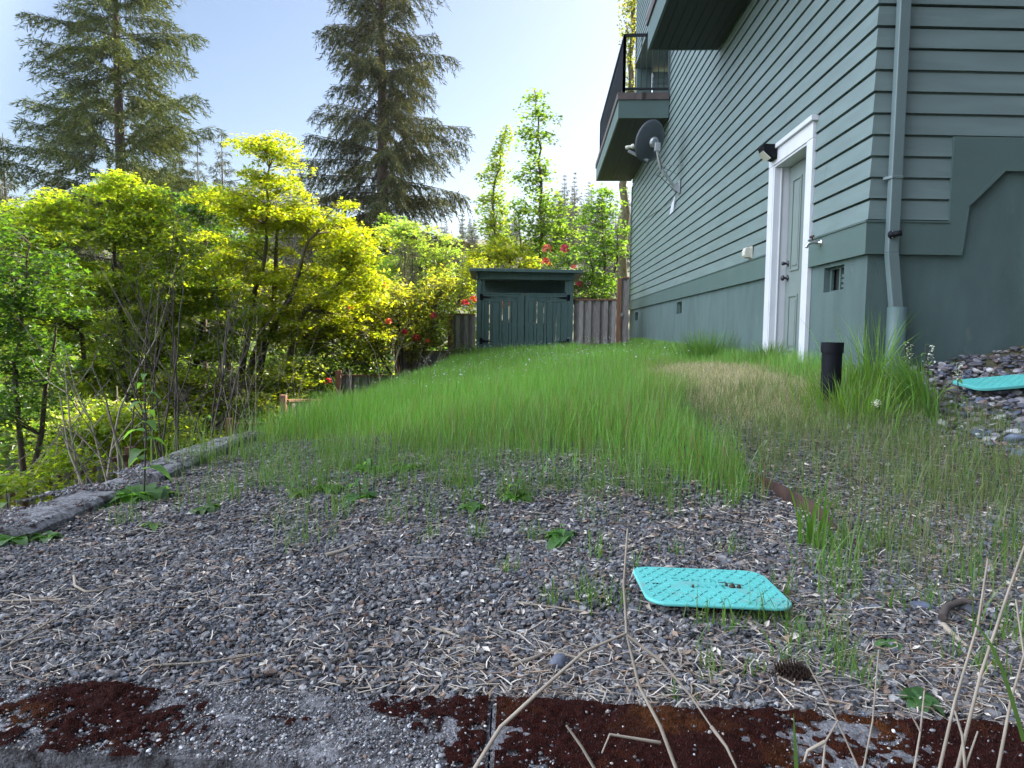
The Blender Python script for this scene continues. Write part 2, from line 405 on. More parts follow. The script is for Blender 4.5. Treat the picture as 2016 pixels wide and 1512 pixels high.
# skinny drip cap
plank(mb, LW, 0, DS1, ZT1 - .006, ZT1 + .004, .046, True); plank(mb, LW, DS2, LEN, ZT1 - .006, ZT1 + .004, .046)
plank(mb, LW, LEN - .1, LEN, ZT1 + .01, ZFL - .5, .034); 
mb.build('skirt_board', MT['trim'], house)
S1 = nw_px(1898, 440, .036)[0]; S1b = nw_px(1908, 440, .036)[0]; ZB = nw_px(1950, 336, .036)[1]; ZD0 = nw_px(1908, 400, .036)[1]; SD = nw_px(1977, 337, .036)[0]
mb = MB()
plank(mb, NW, 0, VS, ZT0, ZT1 - .004, .036, True); plank(mb, NW, 0, VS, ZT1 - .006, ZT1 + .004, .046, True)
poly = [NW(VS, 0, ZT0), NW(S1, 0, ZT0), NW(S1b, 0, ZD0), NW(SD, 0, ZB), NW(9, 0, ZB), NW(9, 0, VZ), NW(VS, 0, VZ)]
mb.prism(poly, NB * .037)
mb.prism([NW(S1b - .02, 0.0371, ZD0 - .02), NW(S1b + .01, .0371, ZD0 - .005), NW(SD + .01, .0371, ZB + .001), NW(SD - .03, .0371, ZB + .001)], NB * .006)
mb.build('corner_board', MT['trim'], house)

# foundation with vent openings
def wall_holes(mb, F, s0, s1, z0, z1, holes, t=0.0, depth=.1):
    S = sorted({s0, s1, *[h[0] for h in holes], *[h[1] for h in holes]}); Z = sorted({z0, z1, *[h[2] for h in holes], *[h[3] for h in holes]})
    for i in range(len(S) - 1):
        for j in range(len(Z) - 1):
            cs, cz = (S[i] + S[i + 1]) / 2, (Z[j] + Z[j + 1]) / 2
            if any(h[0] < cs < h[1] and h[2] < cz < h[3] for h in holes): continue
            mb.add([F(S[i], t, Z[j]), F(S[i + 1], t, Z[j]), F(S[i + 1], t, Z[j + 1]), F(S[i], t, Z[j + 1])], [(0, 1, 2, 3)])
    for (a, b, c, d) in holes:
        P = [F(a, t, c), F(b, t, c), F(b, t, d), F(a, t, d)]; Qd = [F(a, t - depth, c), F(b, t - depth, c), F(b, t - depth, d), F(a, t - depth, d)]
        mb.add(P + Qd, [(0, 1, 5, 4), (1, 2, 6, 5), (2, 3, 7, 6), (3, 0, 4, 7)])
def vent_rect(x0, y0, x1, y1):
    s0, _ = lw_px(x1, (y0 + y1) / 2); s1, _ = lw_px(x0, (y0 + y1) / 2)
    zc = lw_px((x0 + x1) / 2, (y0 + y1) / 2)[1]; h = .2
    return (s0, s1, zc - h / 2, zc + h / 2)
vents = [vent_rect(1622, 525, 1661, 573), vent_rect(1332, 594, 1342, 618), vent_rect(1250, 614, 1256, 631)]
doorhole = (D0 + .05, D1 - .05, .66, ZT0 + .001)
mb = MB(); wall_holes(mb, LW, 0, D0, Z0, ZT0 + .02, vents[:1], 0, .12); wall_holes(mb, LW, D1, LEN, Z0, ZT0 + .02, vents[1:], 0, .12); wall_holes(mb, LW, D0, D1, Z0, .66, [], 0)
mb.build('foundation_wall', MT['stucco'], house)
mb = MB(); wall_holes(mb, NW, 0, 9, Z0, 3.0, [], 0); mb.build('foundation_wall', MT['stucco'], house)
for k, (a, b, c, d) in enumerate(vents):
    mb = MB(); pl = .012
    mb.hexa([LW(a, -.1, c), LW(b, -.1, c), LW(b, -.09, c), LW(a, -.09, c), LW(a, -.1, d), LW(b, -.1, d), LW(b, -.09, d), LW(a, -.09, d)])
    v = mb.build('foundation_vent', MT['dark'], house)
    mb = MB()
    for s0, s1 in ((a, a + .03), ((a + b) / 2 - .012, (a + b) / 2 + .012), (b - .03, b)):
        mb.hexa([LW(s0, -.07, c), LW(s1, -.07, c), LW(s1, -.05, c), LW(s0, -.05, c), LW(s0, -.07, d), LW(s1, -.07, d), LW(s1, -.05, d), LW(s0, -.05, d)])
    for q in range(5):
        z0 = c + (d - c) * (q + .1) / 5; z1 = z0 + .022
        if k == 0 and q > 3: continue
        mb.hexa([LW(a + .03, -.085, z0), LW((a + b) / 2 - .012, -.085, z0), LW((a + b) / 2 - .012, -.06, z0 - .012), LW(a + .03, -.06, z0 - .012), LW(a + .03, -.085, z1), LW((a + b) / 2 - .012, -.085, z1), LW((a + b) / 2 - .012, -.06, z1 - .012), LW(a + .03, -.06, z1 - .012)])
    for z0, z1 in ((c, c + .014), (d - .014, d)): mb.hexa([LW(a + .03, -.068, z0), LW(b - .03, -.068, z0), LW(b - .03, -.052, z0), LW(a + .03, -.052, z0), LW(a + .03, -.068, z1), LW(b - .03, -.068, z1), LW(b - .03, -.052, z1), LW(a + .03, -.052, z1)])
    mb.build('louvre', MT['trim'], v)
# body of the house: far end, roof, rear walls
mb = MB()
bk = 9.5
def HB(s, b, z): return HC + A * s + B * b + UP * z
mb.add([HB(LEN, 0, Z0), HB(LEN, bk, Z0), HB(LEN, bk, ZTOP), HB(LEN, 0, ZTOP), HB(LEN, 0, ZFL), HB(LEN, 1.6, ZFL), HB(LEN, 1.6, ZHD), HB(LEN, 0, ZHD)], [(0, 1, 5, 4), (1, 2, 6, 5), (2, 3, 7, 6)])
mb.add([HB(0, bk, Z0), HB(LEN, bk, Z0), HB(LEN, bk, ZTOP), HB(0, bk, ZTOP)], [(0, 1, 2, 3)])
mb.build('rear_wall', MT['siding'], house)
mb = MB(); mb.hexa([HB(a_, b_, z_) for z_ in (ZTOP, ZTOP + .2) for a_, b_ in ((-.03, -.04), (-.03, bk), (LEN + .03, bk), (LEN + .03, -.04))])
mb.build('roof', MT['soffit'], house)
# the recessed porch at the far corner
mb = MB(); dpt = 1.6
mb.add([LW(PO0, 0, ZFL), LW(PO0, -dpt, ZFL), LW(PO0, -dpt, ZHD), LW(PO0, 0, ZHD)], [(0, 1, 2, 3)])
mb.add([LW(PO0, -dpt, ZFL), LW(LEN, -dpt, ZFL), LW(LEN, -dpt, ZHD), LW(PO0, -dpt, ZHD)], [(0, 1, 2, 3)])
mb.add([LW(PO0, 0.003, ZHD), LW(LEN, 0.003, ZHD), LW(LEN, -dpt, ZHD), LW(PO0, -dpt, ZHD)], [(0, 1, 2, 3)])
mb.add([LW(PO0, 0, ZFL), LW(LEN, 0, ZFL), LW(LEN, -dpt, ZFL), LW(PO0, -dpt, ZFL)], [(0, 1, 2, 3)])
for i in range(int((ZHD - ZFL) / EXP)):      # clapboard on the porch's end wall, which faces the yard
    z0 = ZFL + i * EXP
    a, b = LW(LEN - .3, -.42, 0), LW(LEN - .3, -dpt, 0); o = -A * .02
    mb.add([a + o + UP * z0, b + o + UP * z0, b + UP * (z0 + EXP), a + UP * (z0 + EXP), a + UP * z0, b + UP * z0], [(0, 1, 2, 3), (4, 5, 1, 0)])
mb.build('porch_recess', MT['siding'], house)
mb = MB(); mb.hexa([LW(LEN - .36, .004, ZFL), LW(LEN, .004, ZFL), LW(LEN, -.38, ZFL), LW(LEN - .36, -.38, ZFL), LW(LEN - .36, .004, ZHD), LW(LEN, .004, ZHD), LW(LEN, -.38, ZHD), LW(LEN - .36, -.38, ZHD)])
mb.build('porch_post', MT['trim'], house)
mb = MB(); plank(mb, LW, PO0 - .06, PO0 + .002, ZFL, ZHD, .034); mb.build('porch_trim', MT['trim'], house)

# door
mb = MB(); t1 = .04
zt = DZT - .045; zh = zt - .14
for s0 in (DS1, DS2 - CW): plank(mb, LW, s0, s0 + CW, .58, zh, t1)
plank(mb, LW, DS1, DS2, zh, zt, t1 + .003)
plank(mb, LW, DS1 - .03, DS2 + .03, zt, DZT, t1 + .03)
JD = .16
for s0, s1 in ((DS1 + CW - .012, DS1 + CW + .02), (DS2 - CW - .02, DS2 - CW + .012)):
    mb.hexa([LW(s0, t1 - .008, .58), LW(s1, t1 - .008, .58), LW(s1, -JD, .58), LW(s0, -JD, .58), LW(s0, t1 - .008, zh), LW(s1, t1 - .008, zh), LW(s1, -JD, zh), LW(s0, -JD, zh)])
    q = s1 if s0 < (DS1 + DS2) / 2 else s0 - .015
    mb.hexa([LW(q, -.03, .58), LW(q + .015, -.03, .58), LW(q + .015, -.045, .58), LW(q, -.045, .58), LW(q, -.03, zh - .002), LW(q + .015, -.03, zh - .002), LW(q + .015, -.045, zh - .002), LW(q, -.045, zh - .002)])
mb.hexa([LW(DS1 + CW + .02, t1 - .008, zh - .02), LW(DS2 - CW - .02, t1 - .008, zh - .02), LW(DS2 - CW - .02, -JD, zh - .02), LW(DS1 + CW + .02, -JD, zh - .02), LW(DS1 + CW + .02, t1 - .008, zh + .01), LW(DS2 - CW - .02, t1 - .008, zh + .01), LW(DS2 - CW - .02, -JD, zh + .01), LW(DS1 + CW + .02, -JD, zh + .01)])
mb.build('door_frame', MT['white'], house, bevel=.004)
d0, d1 = DS1 + CW + .024, DS2 - CW - .034
mb = MB(); dt = -.115
dz0, dz1 = .66, zh - .026
mb.hexa([LW(d0, dt - .045, dz0), LW(d1, dt - .045, dz0), LW(d1, dt, dz0), LW(d0, dt, dz0), LW(d0, dt - .045, dz1), LW(d1, dt - .045, dz1), LW(d1, dt, dz1), LW(d0, dt, dz1)])
pw = (d1 - d0 - .36) / 2
for c in (0, 1):
    a = d0 + .12 + c * (pw + .12); b = a + pw
    for (c0, c1) in ((dz0 + .16, dz0 + .72), (dz0 + .95, dz1 - .14)):
        for (q, r, s_, t_) in ((a, b, c0, c0 + .022), (a, b, c1 - .022, c1), (a, a + .022, c0 + .022, c1 - .022), (b - .022, b, c0 + .022, c1 - .022)):
            plank(mb, LW, q, r, s_, t_, dt + .012, t0=dt - .002)
        plank(mb, LW, a + .05, b - .05, c0 + .05, c1 - .05, dt + .008, t0=dt - .002)
door = mb.build('door', MT['door'], house, bevel=.003)
for zz, nm in ((lw_px(1553, 547, dt)[1], 'door_knob'), (lw_px(1556, 518, dt)[1], 'deadbolt')):
    mb = MB(); k = 1 if nm == 'door_knob' else .7
    mb.lathe(LW(d1 - .065, dt, zz), [(.001, 0), (.03, 0), (.03, .008), (.012, .012), (.012, .035), (.026 * k, .042), (.029 * k, .055), (.02 * k, .066), (.001, .068)], 20, NA)
    mb.build(nm, MT['rail'], door, smooth=True)

# balconies
def balcony(s0, s1, zs):
    pr = .97
    mb = MB(); zf = zs + .33
    # soffit boards with shadow lines
    nb = 8
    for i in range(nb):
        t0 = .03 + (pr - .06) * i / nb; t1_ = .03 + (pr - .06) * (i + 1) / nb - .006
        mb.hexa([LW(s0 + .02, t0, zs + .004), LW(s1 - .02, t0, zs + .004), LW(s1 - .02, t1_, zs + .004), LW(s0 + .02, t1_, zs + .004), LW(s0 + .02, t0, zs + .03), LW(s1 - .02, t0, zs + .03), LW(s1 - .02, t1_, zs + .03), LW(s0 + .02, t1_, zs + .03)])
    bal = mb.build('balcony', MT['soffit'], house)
    mb = MB()
    mb.hexa([LW(s0, pr - .03, zs), LW(s1, pr - .03, zs), LW(s1, pr, zs), LW(s0, pr, zs), LW(s0, pr - .03, zf), LW(s1, pr - .03, zf), LW(s1, pr, zf), LW(s0, pr, zf)])
    for s in (s0, s1 - .03):
        mb.hexa([LW(s, .03, zs), LW(s + .03, .03, zs), LW(s + .03, pr - .031, zs), LW(s, pr - .031, zs), LW(s, .03, zf), LW(s + .03, .03, zf), LW(s + .03, pr - .031, zf), LW(s, pr - .031, zf)])
        plank_s = s - .004 if s == s0 else s + .03
    mb.build('fascia', MT['trim'], bal)
    mb = MB(); e = .025; zt_ = zf + .13
    k = max(2, round((s1 - s0) / .33))
    for i in range(k):
        a = s0 - e + (s1 - s0 + 2 * e) * i / k; b = s0 - e + (s1 - s0 + 2 * e) * (i + 1) / k - .005
        mb.hexa([LW(a, pr - .3, zf), LW(b, pr - .3, zf), LW(b, pr + e, zf), LW(a, pr + e, zf), LW(a, pr - .3, zt_), LW(b, pr - .3, zt_), LW(b, pr + e, zt_), LW(a, pr + e, zt_)])
    for i in range(3):
        a = .03 + (pr - .33) * i / 2.0 * .66; b = a + .3; b = min(b, pr - .304)
        if b - a < .05: continue
        mb.hexa([LW(s0 - e, a, zf), LW(s1 + e, a, zf), LW(s1 + e, b, zf), LW(s0 - e, b, zf), LW(s0 - e, a, zt_), LW(s1 + e, a, zt_), LW(s1 + e, b, zt_), LW(s0 - e, b, zt_)])
    mb.build('tile_edge', MT['tile'], bal, bevel=.004)
    mb = MB(); pi = pr - .1; zr = zt_ + 1.07; zb = zt_ + .09
    def seg(p, q): 
        mb.beam(LW(*p, zr), LW(*q, zr), .05, .045); mb.beam(LW(*p, zb), LW(*q, zb), .04, .035)
        L_ = math.hypot(q[0] - p[0], q[1] - p[1]); m_ = max(2, int(L_ / .105))
        for i in range(m_ + 1):
            f_ = i / m_; x = p[0] + (q[0] - p[0]) * f_, p[1] + (q[1] - p[1]) * f_; big = i in (0, m_)
            mb.beam(LW(*x, zt_ if big else zb), LW(*x, zr), .05 if big else .014, .05 if big else .014, up=(0, 1, 0.01))
    seg((s0 + .06, .02), (s0 + .06, pi)); seg((s0 + .06, pi), (s1 - .06, pi)); seg((s1 - .06, pi), (s1 - .06, .02))
    mb.build('railing', MT['rail'], bal)
zsof = lw_px(1246, 355)[1]
balcony(lw_px(1319, 243)[0], lw_px(1245, 355)[0], zsof)
sfar = lw_px(1418, 100)[0]
balcony(sfar - 5.2, sfar, lw_px(1418, 99)[1])

# downspout on the near wall
mb = MB()
xa, za = nw_px(1745, 498, .1); x2 = nw_px(1770, 604, .1)
def rect_tube(mb, pts, w, dp):
    for (p, q) in zip(pts[:-1], pts[1:]):
        (s0, t0, z0), (s1, t1_, z1) = p, q
        mb.hexa([NW(s0, t0, z0), NW(s0 + w, t0, z0), NW(s0 + w, t0 + dp, z0), NW(s0, t0 + dp, z0), NW(s1, t1_, z1), NW(s1 + w, t1_, z1), NW(s1 + w, t1_ + dp, z1), NW(s1, t1_ + dp, z1)])
pw_ = .076; dp_ = .058
sl = nw_px(1743.5, 430, .04)[0]; zk = nw_px(1745, 497, .1)[1]; zp = nw_px(1765, 604, .1)[1]; sp_ = nw_px(1751.5, 600, .05)[0]
rect_tube(mb, [(sl, .04, zk), (sl, .04, ZTOP)], pw_, dp_)
rect_tube(mb, [(sp_ + .004, .035, zp - .05), (sl - .002, .042, zk + .001)], pw_ + .002, dp_ + .002)
zst = nw_px(1755, 348, .1)[1]
mb.hexa([NW(sl - .03, .026, zst - .012), NW(sl + pw_ + .004, .026, zst - .012), NW(sl + pw_ + .004, .104, zst - .012), NW(sl - .003, .104, zst - .012), NW(sl - .03, .026, zst + .012), NW(sl + pw_ + .004, .026, zst + .012), NW(sl + pw_ + .004, .104, zst + .012), NW(sl - .003, .104, zst + .012)])
ds = mb.build('downspout', mat('downspout_paint', (.12, .165, .165), .4, .06, 4), house, bevel=.006)
pc = NW(sp_ + .045, .068, 0); mb = MB()
mb.lathe(pc, [(.001, .3), (.064, .3), (.064, zp), (.057, zp), (.057, zp - .06), (.001, zp - .06)], 28)
mb.build('drain_pipe', MT['trim'], ds, smooth=False)
for p in ds.children:
    for f in p.data.polygons: f.use_smooth = abs(f.normal.z) < .5

# fixtures on the house
sv = nw_px(1755, 462, .1); P = NW(sv[0], .1, sv[1])
mb = MB(); mb.lathe(P, [(.001, 0), (.028, 0), (.028, .012), (.02, .016), (.02, .04), (.001, .042)], 18, NB)
mb.lathe(P + NB * .03, [(.001, 0), (.02, 0), (.02, .05), (.001, .052)], 14, (B * .75 + UP * .1 + NB * .5))
o = mb.mesh('sensor', True); sensor = link('rain_sensor', o, MT['black']); tag(sensor, 'small round black sensor screwed to the front of the green downspout', 'sensor')
for dz in (-.021, .021):
    mb = MB(); mb.lathe(P + UP * dz + NB * .012, [(.001, .006), (.005, .004), (.005, 0)], 10, NB); mb.build('screw', MT['chrome'], sensor)

s_, z_ = lw_px(1477, 498, .03); P = LW(s_, .024, z_)
cov = empty('outlet_cover', P, 'cream plastic weatherproof outlet cover on the siding beside the white door frame', 'outlet cover')
mb = MB(); pr = [(0, -.055), (.062, -.055), (.085, -.03), (.085, .02), (.07, .055), (0, .06)]
mb.prism([P - A * .055 + NA * a + UP * b for a, b in pr], A * .11); mb.build('cover', MT['beige'], cov, bevel=.008)
mb = MB(); mb.prism([P - A * .062 + NA * a + UP * b for a, b in [(-.004, -.064), (.012, -.064), (.012, .068), (-.004, .068)]], A * .124); mb.build('back_plate', MT['beige'], cov)

s_, z_ = lw_px(1616, 478, .036); P = LW(s_, .036, z_)
tap = empty('garden_tap', P, 'small metal garden tap on the skirt board right of the white door', 'tap')
mb = MB(); mb.lathe(P, [(.001, 0), (.03, 0), (.03, .006), (.013, .01), (.013, .05)], 16, NA)
mb.tube([P + NA * .03, P + NA * .07 + UP * .004, P + NA * .105 - UP * .012, P + NA * .118 - UP * .04], [.014, .017, .014, .015], 10)
mb.build('spout', MT['chrome'], tap, smooth=True)
mb = MB(); mb.tube([P + NA * .066 + UP * .01, P + NA * .074 + UP * .05], .007, 8); mb.tube([P + NA * .074 + UP * .05 - A * .035, P + NA * .076 + UP * .054, P + NA * .074 + UP * .05 + A * .035], [.009, .007, .009], 8)
mb.build('handle', MT['steel'], tap, smooth=True)

s_, z_ = lw_px(1522, 302, .06); P = LW(s_, .05, z_)
fl = empty('flood_light', P, 'black solar flood light with pale face on the corner of the white door frame', 'light')
mb = MB(); mb.prism([P - A * .09 + NA * a + UP * b for a, b in [(0, -.07), (.05, -.05), (.12, .015), (.14, .06), (.12, .075), (0, .07)]], A * .18); mb.build('housing', MT['black'], fl, bevel=.006)
mb = MB(); mb.prism([P - A * .075 + NA * a + UP * b for a, b in [(.052, -.06), (.13, .01), (.137, .004), (.06, -.068)]], A * .15); mb.build('lamp_face', MT['beige'], fl)

# satellite dish
s_, z_ = lw_px(1337, 372, .03); P = LW(s_, .03, z_)
dish = empty('satellite_dish', P, 'dark grey satellite dish on a bent galvanised arm below the far balcony', 'satellite dish')
hub = at(1294, 290, P[1] - .15); dn = unit(np.array([-.50, .80, .36])); top = unit(UP - dn * np.dot(UP, dn)); rt = np.cross(dn, top)
dc = at(1286, 280, hub[1] + .03)
mb = MB(); rings = 8; seg_ = 36; V = []; Fc = []
for i in range(rings + 1):
    r = .335 * i / rings
    for k in range(seg_):
        t = 2 * math.pi * k / seg_; V.append(dc + (rt * math.cos(t) * .92 + top * math.sin(t) * 1.06) * r + dn * (.10 * (i / rings) ** 2))
for i in range(rings):
    for k in range(seg_): Fc.append((i * seg_ + k, i * seg_ + (k + 1) % seg_, (i + 1) * seg_ + (k + 1) % seg_, (i + 1) * seg_ + k))
mb.add(V, Fc); ob = mb.build('reflector', MT['dish'], dish, smooth=True); md = ob.modifiers.new('shell', 'SOLIDIFY'); md.thickness = .006
mb = MB(); mb.tube([dc + (rt * math.cos(t) * .92 + top * math.sin(t) * 1.06) * .325 + dn * .1 for t in np.linspace(0, 2 * math.pi, 41)], .006, 6, False); mb.build('rim', MT['grey_metal'], dish, smooth=True)
mb = MB(); Ph = P + NA * .05
kn = at(1301, 331, P[1] - .1)
mb.tube([Ph, Ph * .5 + kn * .5, kn, kn * .6 + hub * .4 - UP * .02, hub + np.array([0, 0, -.06])], .029, 12); mb.build('mast', MT['grey_metal'], dish, smooth=True)
mb = MB(); mb.prism([P - A * .09 + UP * -.08, P + A * .09 + UP * -.08, P + A * .09 + UP * .14, P - A * .09 + UP * .14], NA * .008)
for q in (-.05, .04): mb.prism([P + A * q + NA * .008 + UP * -.07, P + A * q + NA * .10 + UP * -.02, P + A * q + NA * .10 + UP * .05, P + A * q + NA * .008 + UP * .1], A * .008)
mb.build('wall_bracket', MT['grey_metal'], dish)
mb = MB(); mb.beam(hub - UP * .07, hub + UP * .07, .1, .09, up=(0, 1, 0)); mb.lathe(dc - dn * .004, [(.001, -.05), (.075, -.05), (.09, -.02), (.09, 0)], 12, dn); mb.build('pivot_clamp', MT['grey_metal'], dish, bevel=.01)
fe = at(1237, 297, dc[1] + .12); lo = dc - top * .30 + dn * .06
mb = MB(); mb.beam(lo - (fe - lo) * .1, fe, .035, .045); mb.build('feed_arm', MT['grey_metal'], dish)
mb = MB(); f2 = fe + UP * .06; mb.lathe(f2 - (dc - f2) * .12, [(.001, 0), (.03, 0), (.034, .05), (.028, .06), (.028, .1), (.04, .11), (.04, .15), (.001, .16)], 16, dc - f2); mb.build('receiver', MT['beige'], dish, smooth=False, bevel=.004); mb = MB(); mb.beam(fe - UP * .02, f2, .04, .05); mb.build('receiver_holder', MT['beige'], dish)
for (x, y) in ((1343, 323), (1333, 343)):
    mb = MB(); s2, z2 = lw_px(x, y, .02); mb.tube([kn + UP * .03, LW(s2, .025, z2)], .006, 6); mb.lathe(LW(s2, .02, z2), [(.001, 0), (.02, 0), (.02, .01), (.001, .01)], 8, NA); mb.build('brace', MT['grey_metal'], dish)
mb = MB(); pts = [hub - UP * .05, kn + A * -.1 + UP * -.03, at(1292, 345, P[1] - .1), at(1300, 348, P[1] - .05), Ph - UP * .05]
for a, b in ((1327, 385), (1318, 398), (1300, 412), (1270, 432), (1243, 455)): pts.append(LW(*[(q := lw_px(a, b, .03))[0], .03, q[1]]))
mb.tube(pts, .005, 5); mb.build('cable', MT['black'], dish, smooth=True)
q = lw_px(1327, 404, .03); mb = MB(); c0 = LW(q[0], .04, q[1])
for k in range(5): mb.tube([c0 + A * (.07 * k - .12) + UP * (.13 - .02 * k), c0 + A * (.07 * k - .13) + NA * .03 - UP * .14], .009, 6)
mb.tube([c0 + A * -.15 + UP * .03, c0 + A * .2 + UP * .03], .012, 6)
o = mb.mesh('bundle', True); tag(link('cable_ties', o, MT['grey_metal']), 'bundle of grey cable splitters hanging on the siding below the dish bracket', 'cable bundle')

# ---------------------------------------------------------------- shed (bin store)
SY = 16.4
def SH(px, py, dy=0): return at(px, py, SY + dy)
xl_, xr_ = SH(938, 620)[0], SH(1128, 620)[0]
zt_s = SH(1035, 545)[2]; zb_s = min(gz(xl_, SY), gz(xr_, SY)) - .35
shed = empty('garden_shed', (xl_, SY, gz(xl_, SY)), 'dark green open topped bin shed with double gates at the end of the lawn', 'shed')
Wd = xr_ - xl_; DP = 1.1
pz1 = SH(940, 548)[2]
for x in (xl_, xr_ - .11):
    mb = MB(); mb.box((x, SY, zb_s), (x + .11, SY + .1, pz1)); mb.build('post', MT['shed'], shed, bevel=.005)
    mb = MB(); mb.box((x, SY + DP - .1, zb_s), (x + .11, SY + DP, pz1 - .06)); mb.build('post', MT['shed'], shed, bevel=.005)
for q, g in ((xl_ + .11, .08), (xr_ - .11, -.08)):
    mb = MB(); mb.prism([(q, SY + .02, pz1), (q, SY + .02, pz1 - .38), (q + g, SY + .02, pz1 - .3), (q + g, SY + .02, pz1)], (0, .05, 0)); mb.build('bracket', MT['shed'], shed)
mb = MB(); rz = SH(1035, 538)[2]
for k in range(1): mb.hexa([(xl_ - .16, SY - .22, rz + .02), (xr_ + .2, SY - .22, rz), (xr_ + .2, SY + DP + .15, rz - .10), (xl_ - .16, SY + DP + .15, rz - .08), (xl_ - .16, SY - .22, rz + .09), (xr_ + .2, SY - .22, rz + .07), (xr_ + .2, SY + DP + .15, rz - .03), (xl_ - .16, SY + DP + .15, rz - .01)])
mb.build('roof', MT['shed'], shed, bevel=.006)
mb = MB(); mb.box((xl_ + .004, SY - .04, pz1 - .02), (xr_ - .004, SY - .004, pz1 + .17))
for x in (xl_ - .02, xr_ - .03): mb.hexa([(x, SY - .1, rz - .11), (x + .05, SY - .1, rz - .11), (x + .05, SY + DP, rz - .2), (x, SY + DP, rz - .2), (x, SY - .1, rz - .004), (x + .05, SY - .1, rz - .004), (x + .05, SY + DP, rz - .11), (x, SY + DP, rz - .11)])
for k in range(5): mb.box((xl_ + .12, SY + .2 + k * .2, pz1 + .0), (xr_ - .12, SY + .36 + k * .2, pz1 + .02))
mb.box((xl_ + .1, SY + DP - .09, pz1 - .27), (xr_ - .1, SY + DP - .045, pz1 + .06)); mb.build('beam', MT['shed'], shed, bevel=.004)
gt = SH(1035, 577)[2]; gb = SH(1035, 688)[2] - .02
xm = (xl_ + xr_) / 2
random.seed(3)
for gi, (x0, x1) in enumerate(((xl_ + .115, xm - .012), (xm + .012, xr_ - .115))):
    mb = MB(); y = SY + .02
    w = x1 - x0
    mb.box((x0, y - .004, gb), (x0 + .07, y + .03, gt)); mb.box((x1 - .07, y - .004, gb), (x1, y + .03, gt))
    mb.box((x0 + .071, y - .002, gt - .2), (x1 - .071, y + .03, gt - .03)); mb.box((x0 + .071, y - .002, gb), (x1 - .071, y + .03, gb + .14))
    mb.box((x0 + .071, y - .012, gt - .03), (x1 - .071, y + .035, gt))
    for k in range(3):                                 # meander fret on the top rail
        fx = x0 + .12 + (w - .24) * k / 3
        mb.box((fx, y - .016, gt - .085), (fx + .19, y - .003, gt - .07)); mb.box((fx + .175, y - .0165, gt - .12), (fx + .19, y - .0035, gt - .0855)); mb.box((fx + .09, y - .016, gt - .13), (fx + .175, y - .003, gt - .115))
    xs = x0 + .075; k = 0
    pat = [.1, .055, .15, .055, .14, .055, .12, .1] if gi == 0 else [.12, .055, .15, .055, .13, .06, .1, .1]
    tot = sum(pat); gap = max(.012, (w - .15 - tot) / (len(pat)))
    for bw in pat:
        mb.box((xs, y + .004, gb + .142), (xs + bw, y + .024, gt - .202)); xs += bw + gap
    gate = mb.build('gate', MT['shed'], shed, bevel=.003)
    for zz in ((gt - .1), (gb + .2)):
        h = MB(); hx = x0 - .04 if gi == 0 else x1 + .04; sg = 1 if gi == 0 else -1
        h.prism([(hx, y - .008, zz - .07), (hx + sg * .07, y - .008, zz - .07), (hx + sg * .07, y - .008, zz - .03), (hx + sg * .25, y - .008, zz - .008), (hx + sg * .25, y - .008, zz + .008), (hx + sg * .07, y - .008, zz + .03), (hx + sg * .07, y - .008, zz + .07), (hx, y - .008, zz + .07)], (0, -.012, 0))
        h.build('hinge', MT['black'], gate)
mb = MB()
k = 0; x = xl_ + .11
while x < xr_ - .2:                                    # slatted back and sides
    bw = .13; mb.box((x, SY + DP - .06, zb_s), (x + bw, SY + DP - .03, pz1 - .30 + (.02 * math.sin(k * 5)))); x += bw + .035; k += 1
for sx in (xl_ + .03, xr_ - .06):
    yy = SY + .12
    while yy < SY + DP - .15: mb.box((sx, yy, zb_s), (sx + .03, yy + .14, pz1 - .36)); yy += .155
mb.build('slatted_wall', MT['shed'], shed)
mb = MB(); zt2 = SH(1020, 640)[2]
mb.hexa([(xl_ + .35, SY + .4, zb_s + .1), (xl_ + 1.6, SY + .4, zb_s + .1), (xl_ + 1.6, SY + .9, zb_s + .1), (xl_ + .35, SY + .9, zb_s + .1), (xl_ + .3, SY + .36, zt2), (xl_ + 1.65, SY + .36, zt2), (xl_ + 1.65, SY + .94, zt2), (xl_ + .3, SY + .94, zt2)])
sb = tag(mb.build('storage_chest', MT['wall_white'], None, bevel=.02), 'white plastic chest standing inside the green shed, glimpsed between the gate slats', 'chest')
mb = MB(); mb.box((xl_ + .28, SY + .34, zt2 + .004), (xl_ + 1.67, SY + .96, zt2 + .05)); mb.build('lid', MT['wall_white'], sb, bevel=.015)

